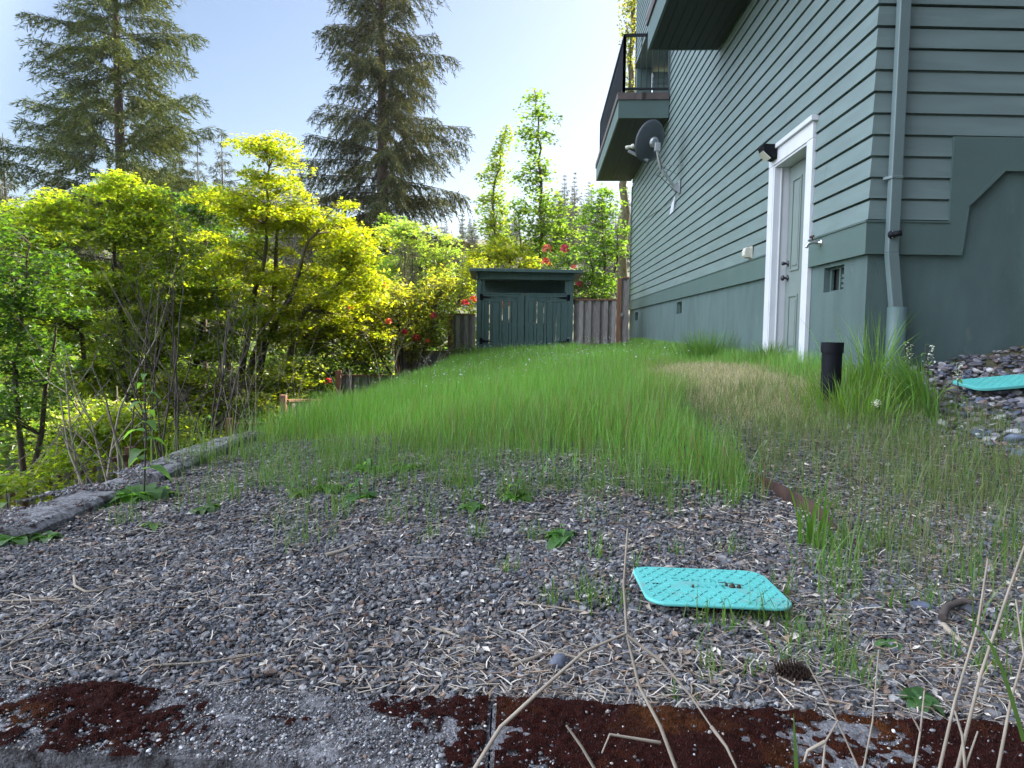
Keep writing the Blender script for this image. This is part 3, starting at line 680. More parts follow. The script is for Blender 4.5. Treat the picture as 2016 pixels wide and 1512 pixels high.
# ---------------------------------------------------------------- fences
def board_c(): 
    g = random.uniform(.75, 1.2); return (.275 * g, .245 * g, .235 * g)
def fence_panel(parent, p, q, zb0, zb1, zt0, zt1, alt=True, cap=True, two_rows=True, bw=.14, gap=.012, cedar=True):
    """board-on-board panel from p to q (xy), bottom/top heights at both ends"""
    p = np.array([*p, 0.0]); q = np.array([*q, 0.0]); L_ = np.linalg.norm(q - p); d = (q - p) / L_; nrm = np.array([d[1], -d[0], 0])
    if nrm[1] > 0: nrm = -nrm
    mb = MB()
    def board(x, w, off):
        w = min(w, L_ - x)
        if w < .02: return
        f0 = x / L_; f1 = (x + w) / L_; a = p + d * x + nrm * off; b = p + d * (x + w) + nrm * off; mb.col = board_c()
        ta = zt0 + (zt1 - zt0) * f0; tb_ = zt0 + (zt1 - zt0) * f1; ba = zb0 + (zb1 - zb0) * f0; bb = zb0 + (zb1 - zb0) * f1; th = nrm * .02
        mb.hexa([a + UP * ba, b + UP * bb, b + th + UP * bb, a + th + UP * ba, a + UP * ta, b + UP * tb_, b + th + UP * tb_, a + th + UP * ta])
    if alt:
        x = 0.0
        while x < L_: board(x, .135 * random.uniform(.95, 1.05), 0); board(x + .115, .095 * random.uniform(.95, 1.08), .05); x += .19
    else:
        x = 0.0
        while x < L_: board(x, bw * random.uniform(.94, 1.05), 0); x += bw + gap
    mb.build('board_panel', MT['wood'], parent, color=True)
    mb = MB()
    mb.beam(p + UP * (zt0 - .07) - nrm * .02, q + UP * (zt1 - .07) - nrm * .02, .04, .09)
    if cap: mb.beam(p + UP * (zt0 + .02) + nrm * .01, q + UP * (zt1 + .02) + nrm * .01, .15, .035)
    mb.build('cap_rail', MT['cedar'], parent)
def fence_post(parent, x, y, zb, zt, w=.1, m='cedar'):
    mb = MB(); mb.box((x - w / 2, y - w / 2, zb), (x + w / 2, y + w / 2, zt)); mb.build('post', MT[m], parent, bevel=.006)
random.seed(5)
fy = SY + .15
pA, pB = at(1130, 600, fy), at(1213, 600, fy)
fr = empty('board_fence', (pA[0], fy, gz(pA[0], fy)), 'low grey board fence between the green shed and the house corner', 'fence')
fence_panel(fr, pA[:2], pB[:2], .3, .3, at(1130, 592, fy)[2], at(1213, 592, fy)[2])
pC, pD = at(1217, 600, fy - .06), at(1237, 600, fy - .06)
ft = empty('fence_gate', (pC[0], fy - .06, gz(pC[0], fy)), 'tall narrow fence gate with reddish post against the house corner', 'fence gate')
fence_post(ft, pC[0] + .02, fy - .06, .2, at(1218, 548, fy)[2], .1)
fence_panel(ft, (pC[0] + .08, fy - .04), (pD[0], fy - .04), .3, .3, at(1230, 549, fy)[2], at(1230, 549, fy)[2], cap=True)
mb = MB(); mb.box((pC[0] + .06, fy - .13, at(1222, 620, fy)[2] - .03), (pC[0] + .1, fy - .11, at(1222, 620, fy)[2] + .04)); mb.build('latch', MT['grey_metal'], ft)

fl_ = empty('stepped_fence', (*at(887, 650, SY)[:2], .4), 'grey board fence stepping down the slope left of the shed', 'fence')
e0 = at(936, 620, SY + .1); e1 = at(888, 620, SY + .1)
fence_panel(fl_, e1[:2], e0[:2], -.1, .2, at(888, 620, SY)[2], at(936, 621, SY)[2])
fence_post(fl_, e1[0] - .02, e1[1] - .03, -.6, at(888, 617, SY)[2], .1)
steps = [((783, 16.0), (884, 16.3), 692, 694), ((668, 13.6), (782, 14.6), 741, 742), ((560, 11.8), (664, 13.4), 791, 789), ((455, 10.6), (556, 11.7), 838, 836)]
for (xa_, ya), (xb_, yb), ta, tb_ in steps:
    p0 = at(xa_, ta, ya); p1 = at(xb_, tb_, yb); zz = min(p0[2], p1[2])
    fence_panel(fl_, p0[:2], p1[:2], zz - 1.5, zz - 1.5, p0[2], p1[2])
    fence_post(fl_, p0[0], p0[1] - .05, zz - 1.9, p0[2] + .12, .1)
pf = empty('picket_fence', (*at(90, 960, 8.0)[:2], -2), 'old brown picket fence below the terrace wall under the trees', 'fence')
p0 = at(-160, 1010, 7.2); p1 = at(30, 958, 7.6); p2 = at(250, 890, 8.6)
for (a, b) in ((p0, p1), (p1, p2)):
    fence_panel(pf, a[:2], b[:2], a[2] - 1.3, b[2] - 1.3, a[2], b[2], alt=False, cap=False, bw=.06, gap=.06)
for p in (p0, p1, p2): fence_post(pf, p[0], p[1] + .08, p[2] - 1.6, p[2] + .05)

# ---------------------------------------------------------------- retaining walls of the terrace
def mossy(o): return o
def wall_path(name, label, inner, outer, top, bottom, group=None, joint=True):
    """inner/outer polylines (xy) -> thick wall with a rounded, rough coping"""
    n_ = 60
    def resamp(pl, n_):
        pl = np.array(pl, float); d = np.concatenate([[0], np.cumsum(np.linalg.norm(np.diff(pl, axis=0), axis=1))]); t = np.linspace(0, d[-1], n_)
        return np.stack([np.interp(t, d, pl[:, 0]), np.interp(t, d, pl[:, 1])], -1)
    I, O = resamp(inner, n_), resamp(outer, n_)
    m_ = 17; V = []; 
    for i in range(n_):
        for j in range(m_):
            f_ = j / (m_ - 1)
            if j == 0: x = I[i]; z = bottom
            elif j == m_ - 1: x = O[i]; z = bottom
            else:
                g = (j - 1) / (m_ - 3); x = I[i] * (1 - g) + O[i] * g
                e = min(g, 1 - g); z = top - (.014 * max(0, 1 - e / .10) ** 2 if j not in (1, m_ - 2) else .018)
                z += .006 * float(vnoise(x[0], x[1], 31, .06)) + .008 * float(vnoise(x[0], x[1], 33, .2))
            V.append((x[0], x[1], z))
    V = np.array(V).reshape(n_, m_, 3); top_ = V[:, 1:-1]; k_ = m_ - 2
    mb = MB(); mb.add(top_.reshape(-1, 3), [(i * k_ + j, i * k_ + j + 1, (i + 1) * k_ + j + 1, (i + 1) * k_ + j) for i in range(n_ - 1) for j in range(k_ - 1)])
    for a_, b_ in ((V[:, 0], V[:, 1]), (V[:, -2], V[:, -1])):
        mb.add(np.stack([a_, b_], 1).reshape(-1, 3), [(2 * i, 2 * i + 1, 2 * i + 3, 2 * i + 2) for i in range(n_ - 1)])
    for e_ in (0, n_ - 1): mb.add(V[e_], [tuple(range(m_))])
    o = mb.build(name, MT['concrete'], None, smooth=True)
    tag(o, label, 'retaining wall', group); return o
def fi(x): return 1.53 - .058 * x + .0
capz = .172
jx = pz(966, 1440, .17)[0]
fw1 = wall_path('retaining_wall', 'long mossy concrete wall block in front, with a dark bitten outer edge', [(-1.75, fi(-1.75)), (-1.2, 1.605), (jx - .002, fi(jx))], [(-1.75, fi(-1.75) - .26), (-.8, 1.345), (-.5, 1.325), (-.42, 1.29), (jx - .002, fi(jx) - .27)], capz, -.8)
fw2 = wall_path('retaining_wall', 'concrete wall block in front almost covered by dark red moss', [(jx + .002, fi(jx)), (1.08, 1.457), (2.6, 1.38)], [(jx + .002, fi(jx) - .27), (1.08, 1.18), (2.6, 1.1)], capz + .004, -.8)
lw1 = wall_path('retaining_wall', 'curved grey concrete wall block with a rounded end left of the big weed', IN1, OUT1, .20, -1.2)
lw2 = wall_path('retaining_wall', 'farther concrete wall block behind the tall weed at the terrace edge', [(-1.88, 3.75), (-1.91, 4.4), (-1.93, 5.0), (-1.89, 5.4)], [(-2.16, 3.9), (-2.16, 4.45), (-2.12, 5.0), (-2.0, 5.5)], .205, -1.2)

# moss cushions on the front wall: real low pads
mx = np.arange(-1.7, 2.3, .006); my = np.arange(1.08, 1.70, .006); X, Y = np.meshgrid(mx, my)
inner = fi(X) + .0; g = (inner - Y) / .27
inside = (g > .02) & (g < 1.0) & (np.abs(X - jx) > .006)
def moss_field(x, y):
    n = .50 * vnoise(x, y, 41, .19) + .32 * vnoise(x, y, 43, .075) + .30 * vnoise(x, y, 45, .03) + .34 * vnoise(x, y, 46, .013)
    return n + np.interp(x, [-1.4, -1.0, -.6, -.3, -.1, .2, .6, 1.2], [.02, .08, .08, .14, .26, .30, .34, .40])
hgt = moss_field(X, Y) - 1.4 * np.clip(g - .82, 0, 1) - 2.2 * np.clip(.16 - g, 0, 1) * (X < -.3)
ZM = capz + .004 + .012 * vnoise(X, Y, 33, .2) * .6 + np.clip(hgt, -.4, .8) * .016 + .0022 * vnoise(X, Y, 47, .014) 
keep = inside & (hgt > 0)
idx = np.arange(X.size).reshape(X.shape)
kq = keep[:-1, :-1] & keep[1:, :-1] & keep[:-1, 1:] & keep[1:, 1:]
Q = np.stack([idx[:-1, :-1], idx[:-1, 1:], idx[1:, 1:], idx[1:, :-1]], -1)[kq]
used = np.unique(Q); remap = -np.ones(X.size, int); remap[used] = np.arange(len(used))
mc = np.array([.028, .006, .004]) + np.clip(vnoise(X, Y, 51, .11) + .4 * vnoise(X, Y, 53, .03), 0, 1)[..., None] * np.array([.048, .019, .003]); 
me = fast_mesh('moss', np.stack([X, Y, ZM], -1).reshape(-1, 3)[used], quads=remap[Q], col=mc.reshape(-1, 3)[used], smooth=True)
tag(link('moss', me, MT['moss']), 'dark red moss in low cushions on the front concrete wall', 'moss', kind='stuff')
# fuzz of the moss: short dark stalks
pts = np.stack([X[keep], Y[keep], ZM[keep]], -1); cc = mc[keep]
sel = rng.integers(0, len(pts), 26000); N = len(sel)
base = pts[sel] + np.concatenate([rng.uniform(-.006, .006, (N, 2)), np.full((N, 1), -.003)], 1)
hh = rng.uniform(.004, .011, N); an = rng.uniform(0, 6.28, N); sd = np.stack([np.cos(an), np.sin(an), 0 * an], -1) * .0011
tip = base + np.stack([rng.normal(0, .003, N), rng.normal(0, .003, N), hh], -1)
V = np.stack([base - sd, base + sd, tip], 1).reshape(-1, 3)
fuzz = link('moss_stalks', fast_mesh('moss_stalks', V, tris=np.arange(3 * N).reshape(-1, 3), col=np.repeat(cc[sel] * rng.uniform(.7, 1.9, (N, 1)), 3, 0)), MT['straw'])
tag(fuzz, 'fine reddish moss stalks standing up from the moss cushions', 'moss', kind='stuff')

# ---------------------------------------------------------------- stones
def ico(sub=1):
    t = (1 + 5 ** .5) / 2
    V = [(-1, t, 0), (1, t, 0), (-1, -t, 0), (1, -t, 0), (0, -1, t), (0, 1, t), (0, -1, -t), (0, 1, -t), (t, 0, -1), (t, 0, 1), (-t, 0, -1), (-t, 0, 1)]
    Fc = [(0, 11, 5), (0, 5, 1), (0, 1, 7), (0, 7, 10), (0, 10, 11), (1, 5, 9), (5, 11, 4), (11, 10, 2), (10, 7, 6), (7, 1, 8), (3, 9, 4), (3, 4, 2), (3, 2, 6), (3, 6, 8), (3, 8, 9), (4, 9, 5), (2, 4, 11), (6, 2, 10), (8, 6, 7), (9, 8, 1)]
    V = [np.array(v, float) / np.linalg.norm(v) for v in V]
    for _ in range(sub):
        cache = {}; F2 = []
        def mid(a, b):
            k = (min(a, b), max(a, b))
            if k not in cache: m_ = V[a] + V[b]; V.append(m_ / np.linalg.norm(m_)); cache[k] = len(V) - 1
            return cache[k]
        for a, b, c in Fc:
            ab, bc, ca = mid(a, b), mid(b, c), mid(c, a); F2 += [(a, ab, ca), (b, bc, ab), (c, ca, bc), (ab, bc, ca)]
        Fc = F2
    return np.array(V), np.array(Fc)
def stones(name, pos, size, pal, sub, flat=.6, smooth=True, jag=.25, r=rng):
    """several differently shaped stone templates scattered into one mesh"""
    TV, TF = ico(sub); N = len(pos); allV = []; allF = []; allC = []; off = 0
    kinds = 8; which = r.integers(0, kinds, N)
    for k in range(kinds):
        s = np.where(which == k)[0]
        if len(s) == 0: continue
        T = TV.copy()
        for _ in range(7):                                  # chop facets
            nrm = unit(r.normal(size=3)); dd = r.uniform(.55, .85); h = T @ nrm; T = T - np.outer(np.clip(h - dd, 0, None), nrm)
        T = T * (1 + r.normal(0, jag * .18, (len(T), 1)))
        sc = size[s][:, None] * np.stack([r.uniform(.75, 1.3, len(s)), r.uniform(.6, 1.0, len(s)), flat * r.uniform(.7, 1.25, len(s))], -1)
        R = rand_rot(len(s), r, .35)
        V = np.einsum('nij,nkj->nki', R, T[None] * sc[:, None, :]) + pos[s][:, None, :]
        allV.append(V.reshape(-1, 3)); allF.append((TF[None] + (np.arange(len(s)) * len(T))[:, None, None]).reshape(-1, 3) + off); off += len(s) * len(T)
        c = pal[r.integers(0, len(pal), len(s))] * r.uniform(.6, 1.45, (len(s), 1)); allC.append(np.repeat(c, len(T), 0))
    return fast_mesh(name, np.concatenate(allV), tris=np.concatenate(allF), col=np.concatenate(allC), smooth=smooth)
pal_g = np.array([[.12, .12, .128], [.085, .088, .10], [.15, .145, .145], [.065, .066, .072], [.19, .185, .18], [.125, .108, .098], [.10, .11, .13], [.14, .13, .125], [.075, .075, .078], [.27, .26, .25], [.15, .10, .075], [.045, .046, .05]])
def in_view(x, y, m=.25): return np.abs(x) < .74 * y + m
def cand(N, y0, y1, x0, x1): return rng.uniform(x0, x1, N), rng.uniform(y0, y1, N)
# near gravel
x, y = cand(140000, 1.44, 2.75, -2.38, 2.3); k = in_view(x, y) & (y > fi(x) + .006 - .01 * rng.random(len(x))) & (x > inner_x(y) + .012)
x, y = x[k], y[k]; lid_c = np.array([.62, 2.15])
z = zg(x, y) + rng.uniform(-.002, .010, len(x)); sz = np.clip(rng.lognormal(math.log(.0058), .42, len(x)), .0028, .018)
tag(link('gravel', stones('gravel', np.stack([x, y, z], -1), sz, pal_g, 1, .6, False, .5), MT['stone']), 'dark grey crushed gravel in front of the lawn, near the concrete wall', 'gravel', kind='stuff')
x, y = cand(150000, 2.7, 6.2, -2.2, 3.0); k = in_view(x, y) & (x > np.where(y < 5.4, inner_x(y) + .015, XL(y) + .22)) & (rng.random(len(x)) < np.interp(y, [2.7, 4.3, 6.2], [1, .75, .35]))
k &= ~((x > 1.9) & (y > 4.7)) & ~((x < 1.1) & (y > 5.2))
x, y = x[k], y[k]; z = zg(x, y) + rng.uniform(-.002, .010, len(x)); sz = np.clip(rng.lognormal(math.log(.0076), .35, len(x)), .004, .022)
tag(link('gravel', stones('gravel', np.stack([x, y, z], -1), sz, pal_g, 0, .6, False), MT['stone']), 'dark grey crushed gravel thinning out under the first grass', 'gravel', kind='stuff')
# stones and chips on the walls
pal_l = np.array([[.5, .49, .47], [.36, .36, .37], [.6, .6, .6], [.3, .28, .27], [.22, .22, .24], [.45, .40, .34]])
x, y = cand(90000, 1.1, 1.72, -1.7, 1.9); g = (fi(x) - y) / .27; k = (g > -.02) & (g < .97)
mo = moss_field(x, y)
k &= (rng.random(len(x)) < np.interp(mo, [-.1, .05, .3, .6], [1, .5, .12, .03]))
x, y, mo = x[k], y[k], mo[k]; sz = np.clip(rng.lognormal(math.log(.0024), .45, len(x)), .0012, .008)
tag(link('aggregate', stones('aggregate', np.stack([x, y, np.full(len(x), capz + .003) + .012 * .6 * vnoise(x, y, 33, .2) + np.clip(mo, 0, .8) * .017], -1), sz, np.concatenate([pal_l * 1.0, pal_l * .65, pal_g, pal_g]), 0), MT['stone']), 'pale chips of exposed aggregate on the front concrete wall', 'aggregate', kind='stuff')
x, y = cand(30000, 2.2, 5.4, -2.25, -1.6); xi_ = inner_x(y); xo_ = XL(y)
k = (y > IN_Y[0]) & (x < xi_ - .02) & (x > xo_ + .06) & (vnoise(x, y, 61, .12) + .4 * vnoise(x, y, 62, .05) > -.1)
x, y = x[k], y[k]; sz = np.clip(rng.lognormal(math.log(.0042), .5, len(x)), .002, .016)
tag(link('aggregate', stones('aggregate', np.stack([x, y, np.where(y < 3.72, .202, .207)], -1), sz, np.concatenate([pal_l * .6, pal_g, np.array([[.08, .035, .03]] * 4)]), 0), MT['stone']), 'grit and dark debris lying on the curved concrete wall blocks', 'grit', kind='stuff')
# river stones by the house corner
pal_r = np.array([[.10, .10, .125], [.07, .072, .09], [.14, .135, .15], [.20, .19, .20], [.09, .085, .09], [.36, .35, .34], [.17, .12, .11], [.10, .12, .18], [.06, .06, .07], [.13, .12, .12]])
x, y = cand(5200, 3.0, 5.2, 2.0, 4.6); k = in_view(x, y, .5) & (y < 5.12 + .026 * (x - 2.5)) & (x > 2.55 - .35 * (5.17 - y) + .5 * np.clip(4.6 - y, 0, 2) ** 1.0 + .12 * vnoise(x, y, 71, .2))
l2 = pz(1965, 768, .62)
x, y = x[k], y[k]; sz = np.clip(rng.lognormal(math.log(.024), .33, len(x)), .012, .05)
z = zg(x, y) + rng.uniform(-.01, .03, len(x))
tag(link('river_stones', stones('river_stones', np.stack([x, y, z], -1), sz, pal_r, 2, .5, True, .05), MT['pebble']), 'smooth dark river stones heaped against the house foundation', 'stones', kind='stuff')
# a few single larger stones
for (px, py, r_, c_, lb) in ((1100, 1312, .033, (.085, .095, .125), 'flat blue grey stone lying in the straw near the front wall'), (1358, 1258, .02, (.055, .06, .075), 'round dark stone just below the turquoise lid'), (1905, 1208, .028, (.04, .042, .05), 'black stone beside the curved root'), (1243, 1305, .026, (.035, .036, .04), 'rough black stone left of the pine cone'), (1815, 1200, .03, (.09, .10, .14), 'flat bluish stone left of the curved root')):
    P = gp(px, py); ms = stones('stone', np.array([[P[0], P[1], P[2] + .012]]), np.array([r_]), np.array([c_]), 2, .5, True, .1)
    tag(link('stone', ms, MT['pebble']), lb, 'stone')

# ---------------------------------------------------------------- litter of straw and twigs
def straws(name, x, y, L_, rad, pal, lift=.012, r=rng):
    N = len(x); yaw = r.uniform(0, 2 * math.pi, N); bend = r.normal(0, .25, N)
    d = np.stack([np.cos(yaw), np.sin(yaw), r.normal(0, .12, N)], -1); sd = np.stack([-np.sin(yaw), np.cos(yaw), np.zeros(N)], -1)
    z0 = zg(x, y) + lift * r.uniform(.5, 1.6, N); c = np.stack([x, y, z0], -1)
    P = [c - d * (L_ / 2)[:, None], c + sd * (bend * L_ * .3)[:, None], c + d * (L_ / 2)[:, None]]
    V = np.zeros((N, 9, 3))
    for i, p in enumerate(P):
        for k in range(3):
            t = 2 * math.pi * k / 3 + .5; V[:, i * 3 + k] = p + (sd * math.cos(t) + UP * math.sin(t)) * rad[:, None] * (1, 1, .6)[i]
    q = []
    for i in range(2):
        for k in range(3): q.append((i * 3 + k, i * 3 + (k + 1) % 3, i * 3 + 3 + (k + 1) % 3, i * 3 + 3 + k))
    Q = (np.array(q)[None] + (np.arange(N) * 9)[:, None, None]).reshape(-1, 4)
    col = pal[r.integers(0, len(pal), N)] * r.uniform(.6, 1.3, (N, 1))
    return fast_mesh(name, V.reshape(-1, 3), quads=Q, col=np.repeat(col, 9, 0))
pal_s = np.array([[.44, .37, .29], [.52, .46, .38], [.35, .28, .22], [.62, .56, .47], [.36, .25, .17], [.50, .44, .38], [.25, .18, .13]])
x, y = cand(60000, 1.45, 4.6, -2.3, 3.0)
dn_ = .30 + .35 * vnoise(x, y, 81, .35) + .35 * np.exp(-((x - .15) / .35) ** 2 - ((y - 1.66) / .12) ** 2) * 3 + .35 * np.clip((x - .3) / 1, 0, 1)
dn_ *= np.interp(y, [1.4, 2.0, 3.2, 4.6], [1.15, .8, .55, .4])
k = in_view(x, y) & (y > fi(x) - .03 * rng.random(len(x))) & (x > inner_x(y)) & (rng.random(len(x)) < dn_)
x, y = x[k], y[k]
tag(link('straw_litter', straws('straw_litter', x, y, np.clip(rng.lognormal(math.log(.038), .5, len(x)), .012, .16), rng.uniform(.0007, .0021, len(x)), pal_s), MT['straw']), 'bleached straw and needle litter scattered over the gravel', 'straw', kind='stuff')
# dry leaf chips
x, y = cand(9000, 1.48, 4.2, -2.2, 2.6); k = in_view(x, y) & (y > fi(x)) & (x > XL(y) + .2) & (rng.random(len(x)) < .3 + .4 * vnoise(x, y, 83, .4) + .3 * np.clip(x, 0, 1)); x, y = x[k], y[k]; N = len(x)
TV = np.array([(-.5, 0, 0), (0, -.22, .08), (.5, 0, .02), (0, .22, .1)]); s = rng.uniform(.012, .034, N)
tag(link('dry_leaves', scatter('dry_leaves', TV, [(0, 1, 2, 3)], np.stack([x, y, zg(x, y) + .016], -1), rand_rot(N, rng, .35), np.repeat(s[:, None], 3, 1), pal_s[rng.integers(0, len(pal_s), N)] * rng.uniform(.6, 1.25, (N, 1))), MT['straw']), 'small dry leaf scraps lying among the gravel stones', 'dry leaves', kind='stuff')
# single sticks worth naming
def stick(pts, rad, label, m='drytwig', lift=.015, name='stick'):
    P = []
    for (px, py) in pts: q = gp(px, py); P.append((q[0], q[1], q[2] + lift))
    mb = MB(); mb.tube(P, [rad * (1 - .35 * i / (len(P) - 1)) for i in range(len(P))], 7); o = mb.build(name, MT[m], None, smooth=True); return tag(o, label, 'stick')
stick([(146, 1142), (148, 1162), (168, 1174), (200, 1172), (222, 1163)], .0045, 'pale hook shaped stick on the open gravel')
stick([(642, 1101), (675, 1092), (705, 1078)], .008, 'short brown stick on the gravel below the weeds')
stick([(0, 1290), (40, 1270), (110, 1228)], .0035, 'long thin pale stalk lying in the lower left gravel')
stick([(0, 1193), (60, 1191), (120, 1190)], .0035, 'straight grey twig at the left edge of the gravel')
stick([(1015, 1195), (1090, 1205), (1180, 1218)], .0035, 'pale stalk lying left of the turquoise lid')
stick([(1010, 1322), (1050, 1307), (1080, 1293)], .006, 'thick pale twig in the straw beside the flat stone')
stick([(845, 1246), (880, 1254), (905, 1265)], .005, 'short pale twig in the middle of the near gravel')
stick([(1085, 1293), (1120, 1302), (1155, 1313)], .0045, 'thin twig touching the flat blue grey stone')
stick([(300, 1322), (400, 1316), (520, 1296)], .003, 'long curved straw on the gravel near the front wall')
stick([(1854, 1236), (1862, 1216), (1890, 1204), (1915, 1206)], .012, 'curved brown root sticking out of the gravel on the right', 'twig', .03, 'root')
stick([(1856, 1238), (1880, 1262), (1905, 1284)], .009, 'straight brown root beside the curved root', 'drytwig', .012, 'root')

# edging strip
mb = MB(); pts = [gp(1488, 952), gp(1545, 988), gp(1607, 1026)]
pts = [p + UP * .0 for p in pts]; tp = []
for p in pts: tp.append((p[0], p[1], p[2]))
e2 = [gp(1660, 1060), gp(1720, 1100), gp(1790, 1150)]
P4 = pts + e2; hts = [.05, .065, .07, .016, .014, .008]
for i in range(len(P4) - 1):
    a, b = np.array(P4[i]), np.array(P4[i + 1]); d = unit(b - a); n_ = np.array([-d[1], d[0], 0]) * .003
    mb.hexa([a - n_ - UP * .08, a + n_ - UP * .08, b + n_ - UP * .08, b - n_ - UP * .08, a - n_ + UP * hts[i], a + n_ + UP * hts[i], b + n_ + UP * hts[i + 1], b - n_ + UP * hts[i + 1]])
tag(mb.build('edging_strip', MT['steel'], None), 'rusty brown edging strip running through the gravel', 'edging')

# ---------------------------------------------------------------- valve box lids
def lid(corners, th, label, text=None):
    P = [np.array(c) for c in corners]                    # far left, far right, near right, near left
    o0 = sum(P) / 4; ux = unit((P[1] - P[0]) + (P[2] - P[3])); nrm = unit(np.cross(ux, (P[0] - P[3]))); uy = np.cross(nrm, ux)
    w = (np.linalg.norm(P[1] - P[0]) + np.linalg.norm(P[2] - P[3])) / 2; h = np.linalg.norm(P[0] - P[3])
    sk = float(np.dot(P[0] - P[3], ux) + np.dot(P[1] - P[2], ux)) / 2; hh = float(abs(np.dot(P[0] - P[3], uy)))
    def pt(u, v, z=0): return o0 + ux * (u * w + v * sk) + uy * v * hh + nrm * z
    poly = []; r_ = .19
    for (cx, cy, a0) in ((.5, .5, 0), (-.5, .5, 90), (-.5, -.5, 180), (.5, -.5, 270)):
        for t in range(7):
            a = math.radians(a0 + 15 * t); poly.append(pt(cx - math.copysign(r_ * .75, cx) + r_ * .75 * math.cos(a), cy - math.copysign(r_, cy) + r_ * math.sin(a)))
    mb = MB(); mb.prism(poly, nrm * th)
    root = mb.build('valve_box_lid', MT['lid'], None, bevel=.004); tag(root, label, 'lid')
    mb = MB()
    nu, nv = 19, 11                                        # basket weave of little raised ribs
    for i in range(nu):
        for j in range(nv):
            u = -.44 + .88 * i / (nu - 1); v = -.42 + .84 * j / (nv - 1)
            if text and abs(u + .02) < .27 and abs(v - .04) < .17: continue
            s = 1 if (i + j) % 2 else -1
            a, b = pt(u - .017, v - .026 * s, th + .0005), pt(u + .017, v + .026 * s, th + .0005); mb.beam(a, b, .0022, .003, up=nrm)
    mb.build('tread_pattern', MT['lidline'], root)
    if text:
        for k, (tx, vv) in enumerate(text):
            cu = bpy.data.curves.new('t', 'FONT'); cu.body = tx; cu.size = .034; cu.extrude = .001; cu.align_x = 'CENTER'; cu.align_y = 'CENTER'; cu.space_character = 1.25
            to = bpy.data.objects.new('t', cu); COL.objects.link(to); dg = bpy.context.evaluated_depsgraph_get(); me_ = bpy.data.meshes.new_from_object(to.evaluated_get(dg)); bpy.data.objects.remove(to)
            R = Matrix((ux, uy, nrm)).transposed().to_4x4(); R.translation = Vector(pt(-.02, vv, th + .0012)); me_.transform(R); me_.materials.clear()
            link('raised_lettering', me_, MT['lidline'], root)
        mb = MB(); a = pt(-.40, -.02, th); mb.prism([a, a + ux * .02, a + ux * .02 + uy * .008, a + uy * .008], nrm * .0015); mb.build('pick_slot', MT['black'], root)
    return root, pt
zl = .222
lr, lpt = lid([pz(1234, 1119, zl), pz(1500, 1127, zl), pz(1568, 1209, zl), pz(1284, 1193, zl)], .010, 'turquoise plastic valve box lid lying in the gravel, with raised lettering', [('CONTROL', .13), ('VALVE', -.03)])
# debris on the lid
mb = MB(); 
for (u, v, r_) in ((.17, -.02, .010), (.215, -.03, .007), (-.12, -.07, .004), (.135, .01, .005)): 
    c = lpt(u, v, .014); mb.lathe(c - UP * .006, [(.001, 0), (r_, .002), (r_ * .8, .009), (.001, .012)], 8)
mb.tube([lpt(.08, .03, .018), lpt(.15, .0, .02), lpt(.25, -.03, .018)], .0012, 5)
tag(mb.build('mud_crumbs', MT['cone'], None, smooth=True), 'dark mud crumbs and a twig lying on the turquoise lid', 'debris', kind='stuff')
P0 = on_plane(1960, 768, (3.2, 4.62, .69), np.array([0, -.28, 1.0]))
lid([P0 + np.array([-.24, .13, .03]), P0 + np.array([.40, .20, .09]), P0 + np.array([.42, -.13, .05]), P0 + np.array([-.16, -.13, .0])], .02, 'second turquoise lid half buried in river stones by the house')

# ---------------------------------------------------------------- standpipe
pp = at(1638, 700, 4.55); pzt = at(1638, 674, 4.55)[2]; gb_ = gz(pp[0], pp[1])
sp = empty('standpipe', (pp[0], pp[1], gb_), 'short black plastic pipe with a collar standing in the grass', 'pipe')
mb = MB(); mb.lathe((pp[0], pp[1], 0), [(.0605, gb_ - .15), (.0605, pzt - .05)], 32); mb.build('pipe', MT['black'], sp, smooth=True)
mb = MB(); mb.lathe((pp[0], pp[1], 0), [(.0605, pzt - .066), (.068, pzt - .066), (.068, pzt), (.058, pzt), (.058, pzt - .05), (.001, pzt - .05)], 32); mb.build('collar', MT['black'], sp, smooth=False)

# pine cone
pcn = gp(1563, 1340); mb = MB(); ax = unit(np.array([1, -.35, .08]))
e1_ = unit(np.cross(ax, UP)); e2_ = np.cross(e1_, ax); c0 = pcn + UP * .022
for i in range(13):
    f_ = i / 12; r_ = .021 * math.sin(math.pi * (.16 + .74 * f_)) ; 
    for k in range(9):
        t = 2 * math.pi * (k + .5 * (i % 2)) / 9; dr = e1_ * math.cos(t) + e2_ * math.sin(t); sd = np.cross(ax, dr)
        b = c0 + ax * (f_ - .5) * .075 + dr * r_ * .5; tpp = b + dr * r_ * .8 + ax * -.004
        mb.add([b - sd * .003, b + sd * .003, tpp + sd * .0055 + dr * .001, tpp + dr * .003 + ax * -.003, tpp - sd * .0055 + dr * .001, b - ax * .004, tpp - ax * .004], [(0, 1, 2, 3, 4), (0, 4, 6, 5), (1, 5, 6, 2), (4, 3, 2, 6)])
mb.lathe(c0, [(.002, -.04), (.011, -.02), (.012, .015), (.003, .042)], 10, ax)
tag(mb.build('pine_cone', MT['cone'], None), 'dark brown pine cone lying in the gravel by the grass', 'pine cone')

